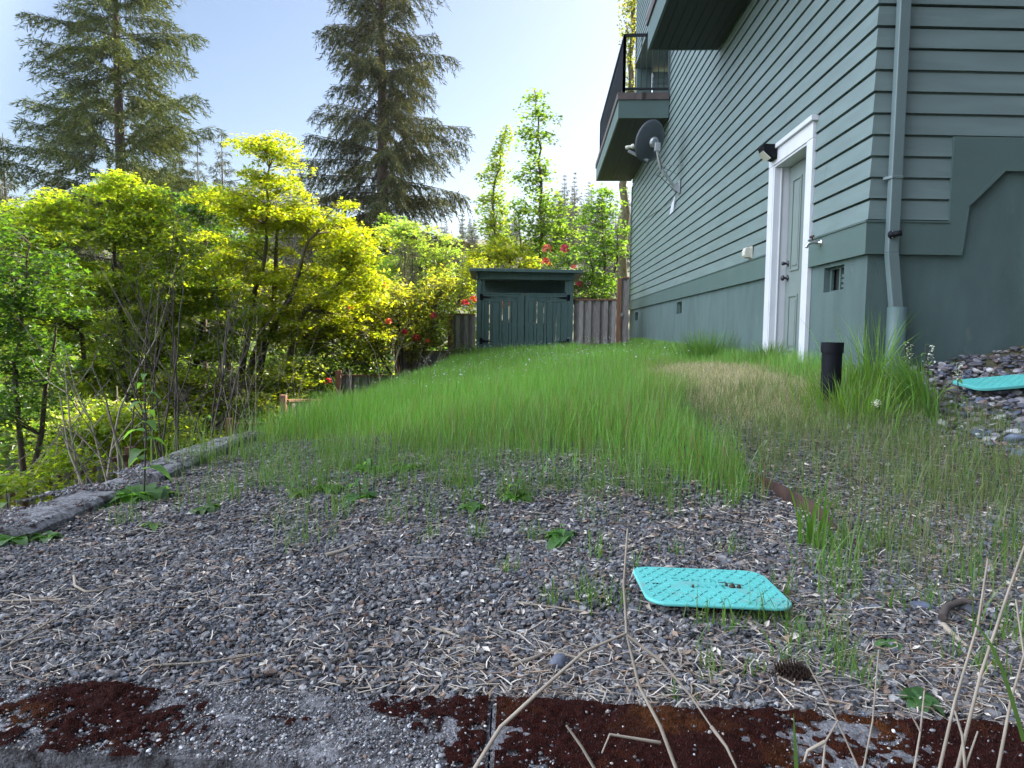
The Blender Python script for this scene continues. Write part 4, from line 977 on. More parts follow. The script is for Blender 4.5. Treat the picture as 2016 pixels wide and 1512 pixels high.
# ---------------------------------------------------------------- grass
def blades(base, h, w, lean, bend, col, r=rng):
    """lean: N,2 horizontal direction ; bend 0..1"""
    N = len(base); us = [0, .38, .72, 1.0]; a = r.uniform(0, 2 * math.pi, N); sd = np.stack([np.cos(a), np.sin(a), np.zeros(N)], -1)
    V = np.zeros((N, 7, 3)); ln = np.concatenate([lean, np.zeros((N, 1))], 1)
    for i, u in enumerate(us):
        p = base + UP * (h * u * (1 - .28 * bend * u * u))[:, None] + ln * (h * bend * u ** 1.8)[:, None]
        ww = (w * (1, .85, .5, 0)[i])[:, None] * .5
        if i < 3: V[:, 2 * i] = p - sd * ww; V[:, 2 * i + 1] = p + sd * ww
        else: V[:, 6] = p
    o = (np.arange(N) * 7)[:, None]
    Q = np.concatenate([o + np.array([[0, 1, 3, 2]]), o + np.array([[2, 3, 5, 4]])]); T = o + np.array([[4, 5, 6]])
    return V.reshape(-1, 3), Q, T, np.repeat(col, 7, 0)
def grass_obj(name, label, x, y, h, w, col, bend=None, mat_='grass', kind='stuff', cat='grass', z=None, lean=None, group=None):
    N = len(x); a = rng.uniform(0, 2 * math.pi, N); lean = np.stack([np.cos(a), np.sin(a)], -1) if lean is None else lean
    bend = np.abs(rng.normal(.18, .16, N)) if bend is None else bend
    V, Q, T, C = blades(np.stack([x, y, (zg(x, y) if z is None else z) - .01], -1), h, w, lean, bend, col)
    return tag(link(name, fast_mesh(name, V, quads=Q, tris=T, col=C), MT[mat_]), label, cat, group, kind)
def gcol(N, base, var=.25, warm=.0):
    c = np.array(base)[None] * rng.uniform(1 - var, 1 + var, (N, 1)); c[:, 0] *= rng.uniform(.85, 1.25, N); return c
def xwall(y): return 2.53 + .0433 * (y - 5.17)
# main lawn
x, y = cand(290000, 3.0, 17.2, -2.2, 3.1)
edge = np.interp(x, [-2, -1.2, 0, .63, 1.0, 1.2], [5.7, 5.3, 4.45, 3.8, 3.25, 3.3]) + .30 * vnoise(x, y, 91, .5) + .2 * vnoise(x, y, 92, .13) - .95 * rng.random(len(x)) ** 2.6
k = (y > edge) & (x > XL(y) + .05) & (x < xwall(y) - .02)
k &= ~((x > 1.08 + .10 * vnoise(x, y, 95, .4)) & (y < 5.1)) & ~((y > SY - .05) & (x > xl_) & (x < xr_ + .05))
k &= rng.random(len(x)) < np.interp(y, [3, 4, 6, 9, 17], [.8, 1, .9, .6, .45])
k &= rng.random(len(x)) > dry_mask(x, y) * .97
k_edge = k; x, y = x[k], y[k]; N = len(x)
hm = np.where(x > 1.55 + .2 * vnoise(x, y, 96, .7), .11, .235) * (1 + .22 * vnoise(x, y, 97, .6)); hm = hm * (1 - .4 * dry_mask(x, y)) * np.interp(y, [8, 14], [1, .75])
hm = np.where((x > xwall(y) - .35), .16, hm)
fade = np.clip((y - edge[k_edge]) / .7 + .5, .5, 1)
h = hm * rng.uniform(.55, 1.3, N) * fade
tone = vnoise(x, y, 98, .9)[:, None]; c = gcol(N, (.18, .38, .068), .25) * (1 + .15 * tone); dryc = np.array([[.36, .29, .13]])
isdry = (rng.random(N) < .09 + .5 * dry_mask(x, y) + .22 * (y < 5.0) * rng.random(N))[:, None]; c = np.where(isdry, dryc * rng.uniform(.6, 1.1, (N, 1)), c)
grass_obj('lawn_grass', 'long bright green lawn grass covering the slope up to the shed', x, y, h, rng.uniform(.0022, .0048, N) * np.interp(y, [4, 10, 17], [.9, 1.3, 1.9]), c)
# bleached short grass on the path
x, y = cand(120000, 4.2, 8.6, .8, 2.6); k = (rng.random(len(x)) < dry_mask(x, y) + .12 * (y < 5.6)) & (x < xwall(y)); x, y = x[k], y[k]; N = len(x)
c = np.array([[.66, .56, .40]]) * rng.uniform(.6, 1.15, (N, 1)); gn = (rng.random(N) < .25)[:, None]; c = np.where(gn, gcol(N, (.15, .21, .06)), c)
grass_obj('dry_grass', 'short bleached straw coloured grass on the worn path by the door', x, y, rng.uniform(.03, .11, N), rng.uniform(.002, .0045, N), c, np.abs(rng.normal(.5, .3, N)))
# sparse grass on the right gravel path
x, y = cand(42000, 1.9, 5.2, 1.0, 3.4)
k = (x > 1.22 + .05 * vnoise(x, y, 101, .2) - .1 * (y > 3.6)) & in_view(x, y, .3) & (rng.random(len(x)) < (.55 + .5 * vnoise(x, y, 103, .28)) * np.interp(y, [1.9, 2.4, 3.2, 5.2], [.12, .5, .85, .9])) & (x < 2.75)
x, y = x[k], y[k]; N = len(x)
c = gcol(N, (.14, .24, .06), .3); dr = (rng.random(N) < .28)[:, None]; c = np.where(dr, np.array([[.30, .26, .15]]) * rng.uniform(.6, 1.2, (N, 1)), c)
grass_obj('sparse_grass', 'thin wispy grass on the gravel path right of the edging strip', x, y, rng.uniform(.06, .20, N), rng.uniform(.0016, .0034, N), c)
# clumps near the gravel edge
def clumps(name, label, centers, nb, hr, spread, w, base, mat_='grass'):
    xs, ys, hs = [], [], []
    for (cx, cy, s) in centers:
        n_ = int(nb * s * rng.uniform(.7, 1.3)); xs.append(cx + rng.normal(0, spread * s, n_)); ys.append(cy + rng.normal(0, spread * s, n_)); hs.append(rng.uniform(*hr, n_) * s)
    x, y, h = map(np.concatenate, (xs, ys, hs)); N = len(x); k = (x > XL(y) + .1) & (y > 1.55)
    k &= ~((np.abs(x - lpt(0, 0)[0]) < .2) & (np.abs(y - lpt(0, 0)[1]) < .12))
    x, y, h = x[k], y[k], h[k]; N = len(x)
    return grass_obj(name, label, x, y, h, rng.uniform(*w, N), gcol(N, base, .25), np.abs(rng.normal(.22, .16, N)))
cs = []
for _ in range(420):
    cx, cy = rng.uniform(-1.95, 1.1), rng.uniform(2.6, 4.7)
    p = np.interp(cy, [2.5, 3.4, 4.6], [.08, .42, 1.0]) * (1.15 if cx > -.2 else .8)
    if rng.random() < p and in_view(cx, cy): cs.append((cx, cy, rng.uniform(.6, 1.15))) if (cx > -1.45 or cy > 4.3 or cy < 3) else None
clumps('sparse_grass', 'loose tufts of young grass rising from the gravel before the lawn', cs, 34, (.08, .29), .06, (.002, .0045), (.13, .23, .06))
cs = []
for (px, py, s) in ((1640, 1130, 1.0), (1660, 1180, .9), (1650, 1085, .9), (1540, 1170, .5), (1500, 1230, .55), (1560, 1250, .55), (1430, 1240, .5), (1380, 1230, .45), (1620, 1280, .8), (1660, 1330, .7), (1700, 1350, .5), (1560, 1310, .6), (1390, 1330, .45), (1480, 1330, .35), (1340, 1390, .3), (1440, 1090, .5), (1330, 1090, .5), (1250, 1120, .4), (1180, 1100, .6), (1150, 1190, .6), (1090, 1190, .45), (1220, 1200, .5), (1830, 1200, .5), (1760, 1200, .6), (1730, 1080, .6), (1440, 1000, .9), (1400, 960, 1), (1290, 980, .9), (1200, 960, 1), (925, 985, .8), (840, 930, .8), (1050, 1060, .5), (940, 1060, .6), (850, 1060, .4), (1000, 1130, .4), (1860, 1290, .4), (1940, 1330, .6), (1980, 1260, .7), (1900, 1140, .6), (1980, 1100, .7)):
    P = gp(px, py); cs.append((P[0], P[1], s))
clumps('sparse_grass', 'scattered grass tufts around the turquoise lid and pine cone', cs, 52, (.07, .27), .05, (.0022, .005), (.12, .24, .04))
# fringe at the terrace's left edge
x, y = cand(5000, 3.9, 9.0, -2.25, -.6); k = (x < XL(y) + .2 + .9 * rng.random(len(x)) ** 2) & (x > XL(y) + .03) & (rng.random(len(x)) < .5 + .6 * vnoise(x, y, 105, .3)); x, y = x[k], y[k]; N = len(x)
grass_obj('edge_grass', 'tall yellowish grass along the terrace edge above the wall', x, y, rng.uniform(.14, .42, N), rng.uniform(.003, .006, N), gcol(N, (.16, .24, .06), .3))
# single big tufts
def tuft(px, py, h, n_, spread, base, label, w=(.004, .008), bend=.3, P=None):
    P = gp(px, py) if P is None else P; x = P[0] + rng.normal(0, spread, n_); y = P[1] + rng.normal(0, spread, n_)
    x = np.minimum(x, xwall(y) - .05); y = np.where(x > 2.45, np.minimum(y, 5.1), y) if P[1] < 5.2 else y
    d = np.stack([x - P[0], y - P[1]], -1) + rng.normal(0, spread * .6, (n_, 2)); d = unit(d)
    return grass_obj('grass_tuft', label, x, y, h * rng.uniform(.4, 1.1, n_), rng.uniform(*w, n_), gcol(n_, base, .25), np.abs(rng.normal(bend, .2, n_)), kind=None, cat='grass tuft', lean=d)
tuft(0, 0, .42, 700, .14, (.12, .24, .045), 'dark green grass tuft growing against the house left of the door', P=np.array([xwall(8.6) - .35, 8.6, .7]))
tuft(0, 0, .30, 420, .12, (.13, .24, .05), 'grass tuft growing against the foot of the white door frame', P=np.array([xwall(6.9) - .12, 6.9, .7]))
tuft(0, 0, .62, 110, .08, (.14, .28, .035), 'tall bright green grass tuft in front of the green drain pipe', P=np.array([2.42, 4.75, gz(2.42, 4.75)]), w=(.005, .010))
tuft(0, 0, .30, 420, .15, (.15, .29, .035), 'bright green grass tuft around the foot of the black pipe', P=np.array([2.12, 4.35, gz(2.12, 4.35)]), w=(.005, .009))
tuft(0, 0, .30, 300, .13, (.15, .28, .035), 'bright green grass tuft between the black pipe and the foundation corner', P=np.array([2.3, 4.75, gz(2.3, 4.75)]), w=(.005, .009))
tuft(0, 0, .40, 320, .09, (.12, .24, .05), 'broad bladed grass tuft among the white flowers by the river stones', P=np.array([2.62, 4.3, gz(2.62, 4.3)]), w=(.007, .012))
tuft(0, 0, .26, 26, .02, (.12, .22, .06), 'small grass tuft on the river stones beside the second turquoise lid', P=np.array([2.98, 4.4, gz(2.98, 4.4)]), w=(.006, .010), bend=.6)
tuft(0, 0, .25, 22, .02, (.12, .22, .06), 'lone grass tuft in the middle of the river stones', P=np.array([3.05, 4.05, gz(3.05, 4.05)]), w=(.006, .010), bend=.7)
tuft(1600, 1075, .34, 40, .028, (.12, .26, .03), 'upright grass tuft at the near end of the rusty edging strip', w=(.005, .010), bend=.12)
tuft(1140, 655, .34, 60, .05, (.2, .24, .12), 'seeding grass tuft before the fence right of the shed', P=np.array([1.75, 15.6, gz(1.75, 15.6)]), w=(.006, .012))
# tiny pale flowers over the lawn
x, y = cand(2600, 7.0, 16.0, -1.6, 1.9); k = rng.random(len(x)) < .5 + .6 * vnoise(x, y, 107, .8); x, y = x[k], y[k]; N = len(x)
TV = np.array([(-1, 0, 0), (0, -1, 0), (1, 0, 0), (0, 1, 0)]) * .5
cl = np.array([[.55, .62, .85], [.75, .78, .85], [.8, .8, .75]])
tag(link('lawn_flowers', scatter('lawn_flowers', TV, [(0, 1, 2, 3)], np.stack([x, y, zg(x, y) + rng.uniform(.17, .30, N)], -1), rand_rot(N, rng, .6), np.repeat(rng.uniform(.010, .022, N)[:, None], 3, 1), cl[rng.integers(0, 3, N)]), MT['petal']), 'tiny pale blue and white wildflowers dotted through the long lawn', 'wildflowers', kind='stuff')

# ---------------------------------------------------------------- leafy weeds
def leaf_blade(mb, base, d, L_, W, droop, fold=.25, nseg=5, col=(.1, .2, .05)):
    d = unit(np.array(d, float)); h = unit(np.array([d[0], d[1], 0]) + 1e-6); side = np.array([-h[1], h[0], 0]); mb.col = col
    V = []; Fc = []
    for i in range(nseg + 1):
        u = i / nseg; p = np.array(base) + d * L_ * u - UP * droop * L_ * u * u
        w = W * math.sin(math.pi * min(1, .08 + .92 * u) ** .8) * .5 + .0006
        V += [p - side * w + UP * w * fold, p, p + side * w + UP * w * fold]
    for i in range(nseg):
        a = i * 3; Fc += [(a, a + 1, a + 4, a + 3), (a + 1, a + 2, a + 5, a + 4)]
    mb.add(V, Fc)
def weed(px, py, label, n_=9, L_=.1, W=.045, up=.35, stalk=0, seed=1, base=(.12, .25, .06), P=None, flower=None, cat='weed', name='weed'):
    r = np.random.default_rng(seed); P = gp(px, py) if P is None else np.array(P); root = empty(name, P, label, cat)
    mb = MB()
    for k in range(n_):
        a = 2 * math.pi * k / n_ + r.uniform(-.3, .3); u = up * r.uniform(.3, 1.5); g = r.uniform(.75, 1.3)
        leaf_blade(mb, P + UP * .01, (math.cos(a), math.sin(a), u), 1.35 * L_ * r.uniform(.6, 1.15), 1.35 * W * r.uniform(.7, 1.2), .35 + u * .5, col=tuple(np.array(base) * g))
    mb.build('leaves', MT['leaf'], root, smooth=True, color=True)
    if stalk:
        mb = MB(); tp = P + np.array([r.normal(0, .03) * stalk * 3, 0, stalk]); mb.tube([P, (P + tp) / 2 + np.array([.008, 0, 0]), tp], [.005, .004, .002], 6); mb.col = base
        mb.build('stalk', MT['twig'], root, smooth=True)
        mb = MB(); m_ = max(4, int(stalk / .055))
        for k in range(m_):
            f_ = .25 + .75 * k / (m_ - 1); q = P * (1 - f_) + tp * f_; a = k * 2.4 + r.uniform(-.3, .3); s = L_ * (1.05 - .7 * f_)
            leaf_blade(mb, q, (math.cos(a), math.sin(a), .5), s, s * .45, .8, col=tuple(np.array(base) * r.uniform(.9, 1.5)))
        mb.build('stem_leaves', MT['leaf'], root, smooth=True, color=True)
    if flower:
        mb = MB(); tp = P + UP * stalk
        for k in range(70):
            f_ = r.uniform(0, 1); q = tp - UP * f_ * stalk * .35 + np.array([*r.normal(0, .008 + .010 * f_, 2), 0]); s = r.uniform(.003, .007)
            a = r.uniform(0, 6.28); mb.col = flower; e = np.array([math.cos(a), math.sin(a), r.normal(0, .5)]) * s; e2 = np.array([-math.sin(a), math.cos(a), r.normal(0, .5)]) * s
            mb.add([q - e, q - e2, q + e, q + e2], [(0, 1, 2, 3)])
        mb.build('blossom', MT['petal'], root, color=True)
    return root
weed(283, 985, 'tall broad leaved weed with a leafy stalk at the terrace edge', 16, .19, .10, .75, .62, 2, (.12, .24, .06))
weed(180, 1006, 'small green weed beside the curved wall block', 7, .09, .04, .5, 0, 3)
weed(24, 1066, 'round leaved weed at the left end under the curved wall block', 8, .10, .055, .4, 0, 4)
weed(95, 1062, 'little weed right of the round leaved weed', 5, .07, .04, .6, 0, 5, (.12, .25, .06))
weed(405, 1008, 'pale green weed on the gravel right of the tall stalked weed', 9, .08, .032, .6, 0, 6, (.13, .24, .06))
weed(302, 1040, 'tiny weed on the gravel below the tall stalked weed', 6, .06, .025, .5, 0, 7, (.13, .25, .05))
weed(708, 985, 'lobed leaved weed in the middle of the gravel', 10, .11, .05, .45, .14, 8, (.10, .24, .07))
weed(730, 930, 'leafy weed behind the lobed leaved weed', 10, .11, .05, .6, .10, 9, (.13, .27, .06))
weed(800, 925, 'low leafy weed at the grass edge left of centre', 9, .10, .04, .6, 0, 10, (.12, .26, .06))
weed(590, 975, 'yellowish weed among the left grass wisps', 7, .08, .03, .7, 0, 11, (.16, .26, .06))
weed(1015, 985, 'upright light green weed near the middle of the gravel', 9, .09, .045, .8, .13, 12, (.14, .28, .06))
weed(1105, 1065, 'weed with one round leaf left above the lid', 8, .085, .05, .8, .06, 13, (.12, .26, .07))
weed(645, 965, 'weed spreading left of the leafy weeds in the gravel', 8, .09, .035, .5, 0, 14, (.13, .26, .06))
weed(1750, 1275, 'tiny round leaved seedling in the gravel on the right', 4, .035, .028, .3, 0, 15, (.16, .32, .10))
weed(1808, 1385, 'small leafy weed near the front wall on the right', 7, .055, .03, .6, .0, 16, (.10, .22, .07))
weed(930, 1005, 'weed leaves at the foot of the central grass tuft', 7, .08, .035, .7, 0, 17, (.13, .27, .06))
weed(0, 0, 'seedling sprouting from the top of the black pipe', 5, .05, .018, 1.6, 0, 18, (.22, .36, .14), P=(pp[0] - .01, pp[1], pzt - .045), name='seedling', cat='seedling')
for k, (x, y, s, lb) in enumerate(((2.50, 4.50, .40, 'tallest white flowered stalk beside the drain pipe'), (2.62, 4.45, .38, 'second white flowered stalk in front of the dark foundation'), (2.70, 4.3, .28, 'short white flowered stalk nearest the river stones'), (2.44, 4.36, .22, 'low white flowered plant in the grass by the drain pipe'), (2.16, 4.18, .13, 'tiny white flowered plant in front of the black pipe'))):
    weed(0, 0, lb, 9, .10, .02, 1.2, s, 30 + k, (.13, .24, .07), P=(x, y, gz(x, y)), flower=(.75, .8, .62), name='flowering_plant', cat='flower')
P = at(10, 985, 3.3); weed(0, 0, 'leafy yellow green sprig poking up at the left edge below the wall', 12, .13, .06, 1.0, .25, 19, (.16, .27, .07), P=(P[0], P[1], P[2] - .2), name='sprig', cat='plant')

# ---------------------------------------------------------------- dry stalks in the foreground
def dry_plant(stems, label, Y=1.12):
    root = None; mb = MB()
    for (pts, r_) in stems:
        P = [at(px, py, yy) for (px, py, yy) in pts]
        if pts[0][1] >= 1500:
            b = P[0]; P = [np.array([b[0] + .02, 1.06, -.76]), (b + np.array([b[0], 1.06, -.3])) / 2] + P
        n_ = len(P); mb.tube(P, [r_ * (1.15 - .6 * i / (n_ - 1)) for i in range(n_)], 6)
    o = mb.build('dry_stalk', MT['drytwig'], None, smooth=True); return tag(o, label, 'dry stalk')
dry_plant([([(935, 1512, 1.16), (985, 1432, 1.2), (1080, 1345, 1.24), (1150, 1283, 1.27), (1232, 1247, 1.3)], .0042)], 'tan dry stalk arching from the bottom centre up to a fork')
dry_plant([([(1332, 1515, 1.16), (1300, 1430, 1.2), (1258, 1350, 1.24), (1234, 1250, 1.3), (1228, 1150, 1.33), (1236, 1040, 1.36)], .0036), ([(1234, 1250, 1.3), (1300, 1300, 1.27), (1360, 1370, 1.22), (1400, 1430, 1.18)], .0028), ([(1400, 1430, 1.18), (1430, 1470, 1.15), (1450, 1512, 1.12)], .003), ([(1300, 1462, 1.19), (1200, 1446, 1.16), (1185, 1483, 1.14)], .0026)], 'forked dry stalk leaning over the gravel left of the lid')
dry_plant([([(1170, 1512, 1.12), (1145, 1470, 1.13), (1115, 1428, 1.14)], .0034)], 'short brown dry stub at the bottom centre')
dry_plant([([(1690, 1512, 1.12), (1640, 1400, 1.16), (1582, 1293, 1.2)], .002)], 'thin white straw slanting in front of the mossy wall')
dry_plant([([(1850, 1512, 1.1), (1880, 1380, 1.14), (1925, 1230, 1.2), (1945, 1100, 1.24)], .0032)], 'first tall dry stalk from the right edge, bent at its tip')
dry_plant([([(1885, 1512, 1.08), (1930, 1330, 1.12), (1985, 1165, 1.18), (2030, 1040, 1.22)], .0034)], 'tall dry stalk leaning right out of the picture')
dry_plant([([(1965, 1512, 1.08), (1990, 1380, 1.12), (2016, 1290, 1.15), (2000, 1180, 1.2)], .003)], 'dry stalk closest to the right edge crossing a green blade')
dry_plant([([(1700, 1512, 1.1), (1718, 1420, 1.13), (1730, 1280, 1.18)], .0022)], 'faint upright dry stalk right of the pine cone')
dry_plant([([(1800, 1512, 1.06), (1812, 1440, 1.09), (1820, 1360, 1.12)], .0024), ([(1812, 1440, 1.09), (1790, 1400, 1.1)], .0016)], 'grey upright dry stalk at the bottom right')
dry_plant([([(1900, 1512, 1.04), (1895, 1450, 1.06), (1880, 1400, 1.09)], .003), ([(1900, 1512, 1.04), (1925, 1440, 1.07)], .0024)], 'broken tan stalks in the bottom right corner')
dry_plant([([(1620, 1512, 1.1), (1625, 1460, 1.12), (1650, 1418, 1.14)], .0026), ([(1625, 1460, 1.12), (1590, 1478, 1.12), (1583, 1500, 1.11)], .003)], 'curled dry stalk remains in front of the moss')
x = np.array([0.0]); 
for (px, py, pyt, dx, lb) in ((1570, 1512, 1405, -8, 'single green grass blade standing before the mossy wall'), (2016, 1400, 1210, -130, 'broad green grass blade arching in from the right edge')):
    b = at(px, py + 60, 1.1); t = at(px + dx, pyt, 1.15); hh = t[2] - b[2]
    mb = MB(); mb.col = (.12, .22, .05); N_ = 8
    for i in range(N_):
        u0, u1 = i / N_, (i + 1) / N_
        def pp_(u): return b * (1 - u) + t * u + UP * .05 * math.sin(math.pi * u) * (1 if dx < -50 else .1)
        w0, w1 = .004 * (1 - u0 ** 2) + .0003, .004 * (1 - u1 ** 2) + .0003; sx = np.array([1, .2, 0])
        mb.add([pp_(u0) - sx * w0, pp_(u0) + sx * w0, pp_(u1) + sx * w1, pp_(u1) - sx * w1], [(0, 1, 2, 3)])
    tag(mb.build('tall_grass', MT['grass'], None, color=True), lb, 'grass blade')

# ---------------------------------------------------------------- trees
def maple_leaf():
    V = [(0, 0, 0), (.45, -.5, .06), (.55, -.12, .02), (1.0, 0, -.06), (.55, .12, .02), (.45, .5, .06)]
    return np.array(V), np.array([(0, 1, 2), (0, 2, 3), (0, 3, 4), (0, 4, 5)])
LEAF_T = maple_leaf()
OVAL_T = (np.array([(0, 0, 0), (.4, -.26, .06), (1, 0, -.04), (.4, .26, .06)]), np.array([(0, 1, 2), (0, 2, 3)]))

def broadleaf(name, label, cat, stems, blobs, leaf=.08, dens=1.0, base=(.10, .20, .03), var=.3, tmpl=LEAF_T, seed=1, trunk_r=.06, bark='bark', spray=.38, flat=.11, tilt=.6, group=None, blossoms=None, limb=True, light=0.0):
    """stems: list of pixel polylines with depth, first point is the foot; blobs: (px,py,rx,ry,Y[,rdepth])"""
    r = np.random.default_rng(seed)
    foot = at(*stems[0][0]); foot[2] = min(foot[2], gz(foot[0], foot[1]) - .05)
    root = empty(name, foot, label, cat, group)
    mb = MB(); nodes = []
    for st in stems:
        P = [at(*p) for p in st]; P[0] = np.array([P[0][0], P[0][1], min(P[0][2], gz(P[0][0], P[0][1]) - .05)])
        Q = []
        for i in range(len(P) - 1):
            for k in range(4): u = k / 4; Q.append(P[i] * (1 - u) + P[i + 1] * u + r.normal(0, .02, 3) * (k > 0) * np.linalg.norm(P[i + 1] - P[i]))
        Q.append(P[-1]); n_ = len(Q); rad = [trunk_r * (1 - .8 * i / (n_ - 1)) for i in range(n_)]
        mb.tube(Q, rad, 8); nodes += [(q, rd) for q, rd in list(zip(Q, rad))[max(1, n_ // 3):]]
    NP = np.array([q for q, _ in nodes]); NR = np.array([rd for _, rd in nodes])
    LP = []; LD = []
    for bl in blobs:
        px, py, rx, ry, Y = bl[:5]; m_ = Y / FPX; c = at(px, py, Y); rd = bl[5] if len(bl) > 5 else (rx + ry) * .5 * m_
        area = math.pi * rx * ry * (1024 / 2016) ** 2; lpx = leaf / m_ * (1024 / 2016)
        nl = int(dens * 4.2 * area / (lpx * lpx * .33)) + 10
        nc = max(4, int(math.pi * rx * m_ * ry * m_ / (spray * spray) * 2.6))
        u = unit(r.normal(size=(nc, 3))) * (r.random((nc, 1)) ** .45)
        C = c + u * np.array([rx * m_, rd, ry * m_])
        for q in C:
            d2 = np.linalg.norm(NP - q, axis=1) + np.maximum(0, NP[:, 2] - q[2]) * .7; j = int(np.argmin(d2)); s = NP[j]; L_ = np.linalg.norm(q - s)
            mid = s * .5 + q * .5 + UP * L_ * .10 + r.normal(0, .06, 3) * L_
            r0 = min(NR[j] * .6, .006 + .012 * L_)
            if limb: mb.tube([s, mid, q], [r0, r0 * .6, r0 * .2], 4, False)
        w = r.integers(0, nc, nl); a = r.uniform(0, 6.28, nl); rr = spray * np.sqrt(r.random(nl)) * r.uniform(.5, 1.25, nc)[w]
        off = np.stack([np.cos(a) * rr, np.sin(a) * rr, r.normal(0, flat * spray, nl) - .35 * rr * rr / spray], -1)
        LP.append(C[w] + off); LD.append(off)
    LP = np.concatenate(LP); N = len(LP)
    R = rand_rot(N, r, tilt); s = leaf * r.uniform(.65, 1.2, N)
    col = np.array(base)[None] * r.uniform(1 - var, 1 + var, (N, 1)); col[:, 0] *= r.uniform(.8, 1.3, N)
    trunk = mb.build('trunk', MT[bark], root, smooth=True)
    me = scatter('crown', tmpl[0], tmpl[1], LP, R, np.repeat(s[:, None], 3, 1), col)
    link('crown', me, MT['leaf'], root)
    if blossoms:
        mb = MB(); 
        for (px, py, Y, sz, c) in blossoms:
            q = at(px, py, Y)
            for k in range(26):
                a, t = r.uniform(0, 6.28), r.uniform(-.4, 1.4); d = np.array([math.cos(a) * math.cos(t), math.sin(a) * math.cos(t), math.sin(t)]); e = unit(np.cross(d, r.normal(size=3))); f_ = np.cross(d, e); mb.col = tuple(np.array(c) * r.uniform(.7, 1.2))
                o = q + d * sz * .7; mb.add([o - e * sz * .35, o + d * sz * .3 - f_ * sz * .3, o + e * sz * .35, o + d * sz * .3 + f_ * sz * .3], [(0, 1, 2, 3)])
        mb.build('blossom', MT['petal'], root, color=True)
    return root

YEL = (.235, .28, .018); LIME = (.215, .29, .028); MID = (.14, .23, .035); DRK = (.055, .115, .022); PALE = (.18, .26, .07)
broadleaf('maple_tree', 'tall golden yellow maple with many dark stems in the middle', 'tree',
    [[(470, 800, 14), (480, 700, 14), (500, 600, 14), (525, 480, 14), (530, 330, 14)], [(475, 800, 14), (520, 680, 13.8), (570, 590, 13.7), (600, 490, 13.7), (640, 430, 13.7)], [(475, 800, 14), (500, 700, 14), (540, 590, 14.3), (545, 470, 14.3), (545, 400, 14.3)], [(520, 680, 13.8), (600, 610, 13.6), (690, 540, 13.5)], [(480, 700, 14), (430, 600, 14.3), (400, 500, 14.3)]],
    [(530, 300, 48, 52, 14), (500, 390, 105, 55, 14), (590, 430, 130, 62, 14), (690, 490, 82, 48, 13.6), (460, 520, 110, 80, 14.4), (620, 560, 125, 52, 13.9), (560, 640, 110, 65, 13.9), (715, 545, 52, 34, 13.6), (650, 660, 110, 55, 14.4)],
    .08, 1.5, YEL, seed=11, trunk_r=.085, bark='mossbark')
broadleaf('vine_maple', 'bright green vine maple filling the left, behind the bare twigs', 'tree',
    [[(250, 900, 12.6), (240, 700, 12.6), (225, 500, 12.6), (235, 370, 12.6)], [(250, 900, 12.6), (310, 700, 12.8), (350, 500, 12.8)], [(250, 900, 12.6), (160, 650, 12.4), (120, 500, 12.4)], [(310, 700, 12.8), (400, 620, 13), (430, 560, 13)]],
    [(235, 375, 88, 45, 12.6), (165, 460, 120, 65, 12.4), (290, 460, 100, 75, 12.7), (360, 560, 115, 80, 12.9), (220, 580, 150, 80, 12.5), (330, 690, 120, 70, 12.9), (200, 720, 130, 75, 12.6), (110, 400, 60, 35, 12.4), (45, 450, 70, 45, 12.4), (430, 640, 80, 70, 13), (60, 620, 90, 90, 12.2), (300, 800, 110, 60, 12.8), (180, 820, 90, 50, 12.5)],
    .08, 1.6, LIME, seed=12, trunk_r=.06)
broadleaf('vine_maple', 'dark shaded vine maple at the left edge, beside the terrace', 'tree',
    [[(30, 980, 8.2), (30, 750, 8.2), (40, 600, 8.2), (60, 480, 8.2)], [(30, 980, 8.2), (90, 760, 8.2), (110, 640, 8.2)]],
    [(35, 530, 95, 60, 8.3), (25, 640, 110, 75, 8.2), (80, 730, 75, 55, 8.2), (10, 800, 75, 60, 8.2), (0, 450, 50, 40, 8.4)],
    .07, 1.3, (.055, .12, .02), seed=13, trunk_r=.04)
broadleaf('shade_tree', 'tree in the gap between the two bright maples, leaves coloured dark for shade', 'tree',
    [[(400, 760, 17), (400, 560, 17), (400, 400, 17)], [(400, 760, 17), (450, 520, 17)]],
    [(395, 400, 75, 38, 17), (420, 470, 95, 60, 17), (390, 540, 70, 50, 17)], .10, 1.1, DRK, seed=14, trunk_r=.09)  # leaf colour darkened to stand for shade between the maples
broadleaf('shrub', 'sunlit thicket of shrubs below the terrace wall at the left', 'shrub',
    [[(170, 1050, 9.6), (165, 900, 9.6), (150, 780, 9.6)], [(175, 1050, 9.6), (215, 880, 9.9), (230, 760, 9.9)], [(180, 1050, 9.7), (120, 900, 9.6)], [(190, 1050, 9.7), (260, 880, 9.9)]],
    [(110, 860, 110, 55, 9.6), (220, 820, 110, 60, 9.9), (160, 940, 120, 40, 9.8), (310, 850, 90, 55, 10.2), (60, 960, 80, 45, 9.3), (30, 950, 70, 30, 7.0), (150, 905, 60, 26, 7.6)], .075, 1.3, LIME, seed=15, trunk_r=.035, bark='drytwig')
broadleaf('shrub', 'yellow green shrubs behind the bare twigs at the terrace edge', 'shrub',
    [[(420, 900, 11.3), (420, 800, 11.3), (430, 720, 11.3)], [(420, 900, 11.3), (360, 790, 11.4)]],
    [(420, 770, 100, 55, 12.2), (500, 800, 75, 50, 12.6), (350, 780, 80, 60, 12.2), (440, 860, 110, 40, 11.6), (560, 740, 60, 50, 13)], .075, 1.4, (.19, .24, .03), seed=16, trunk_r=.03)
RED = (.62, .05, .06); PNK = (.7, .08, .14); ORG = (.75, .14, .06)
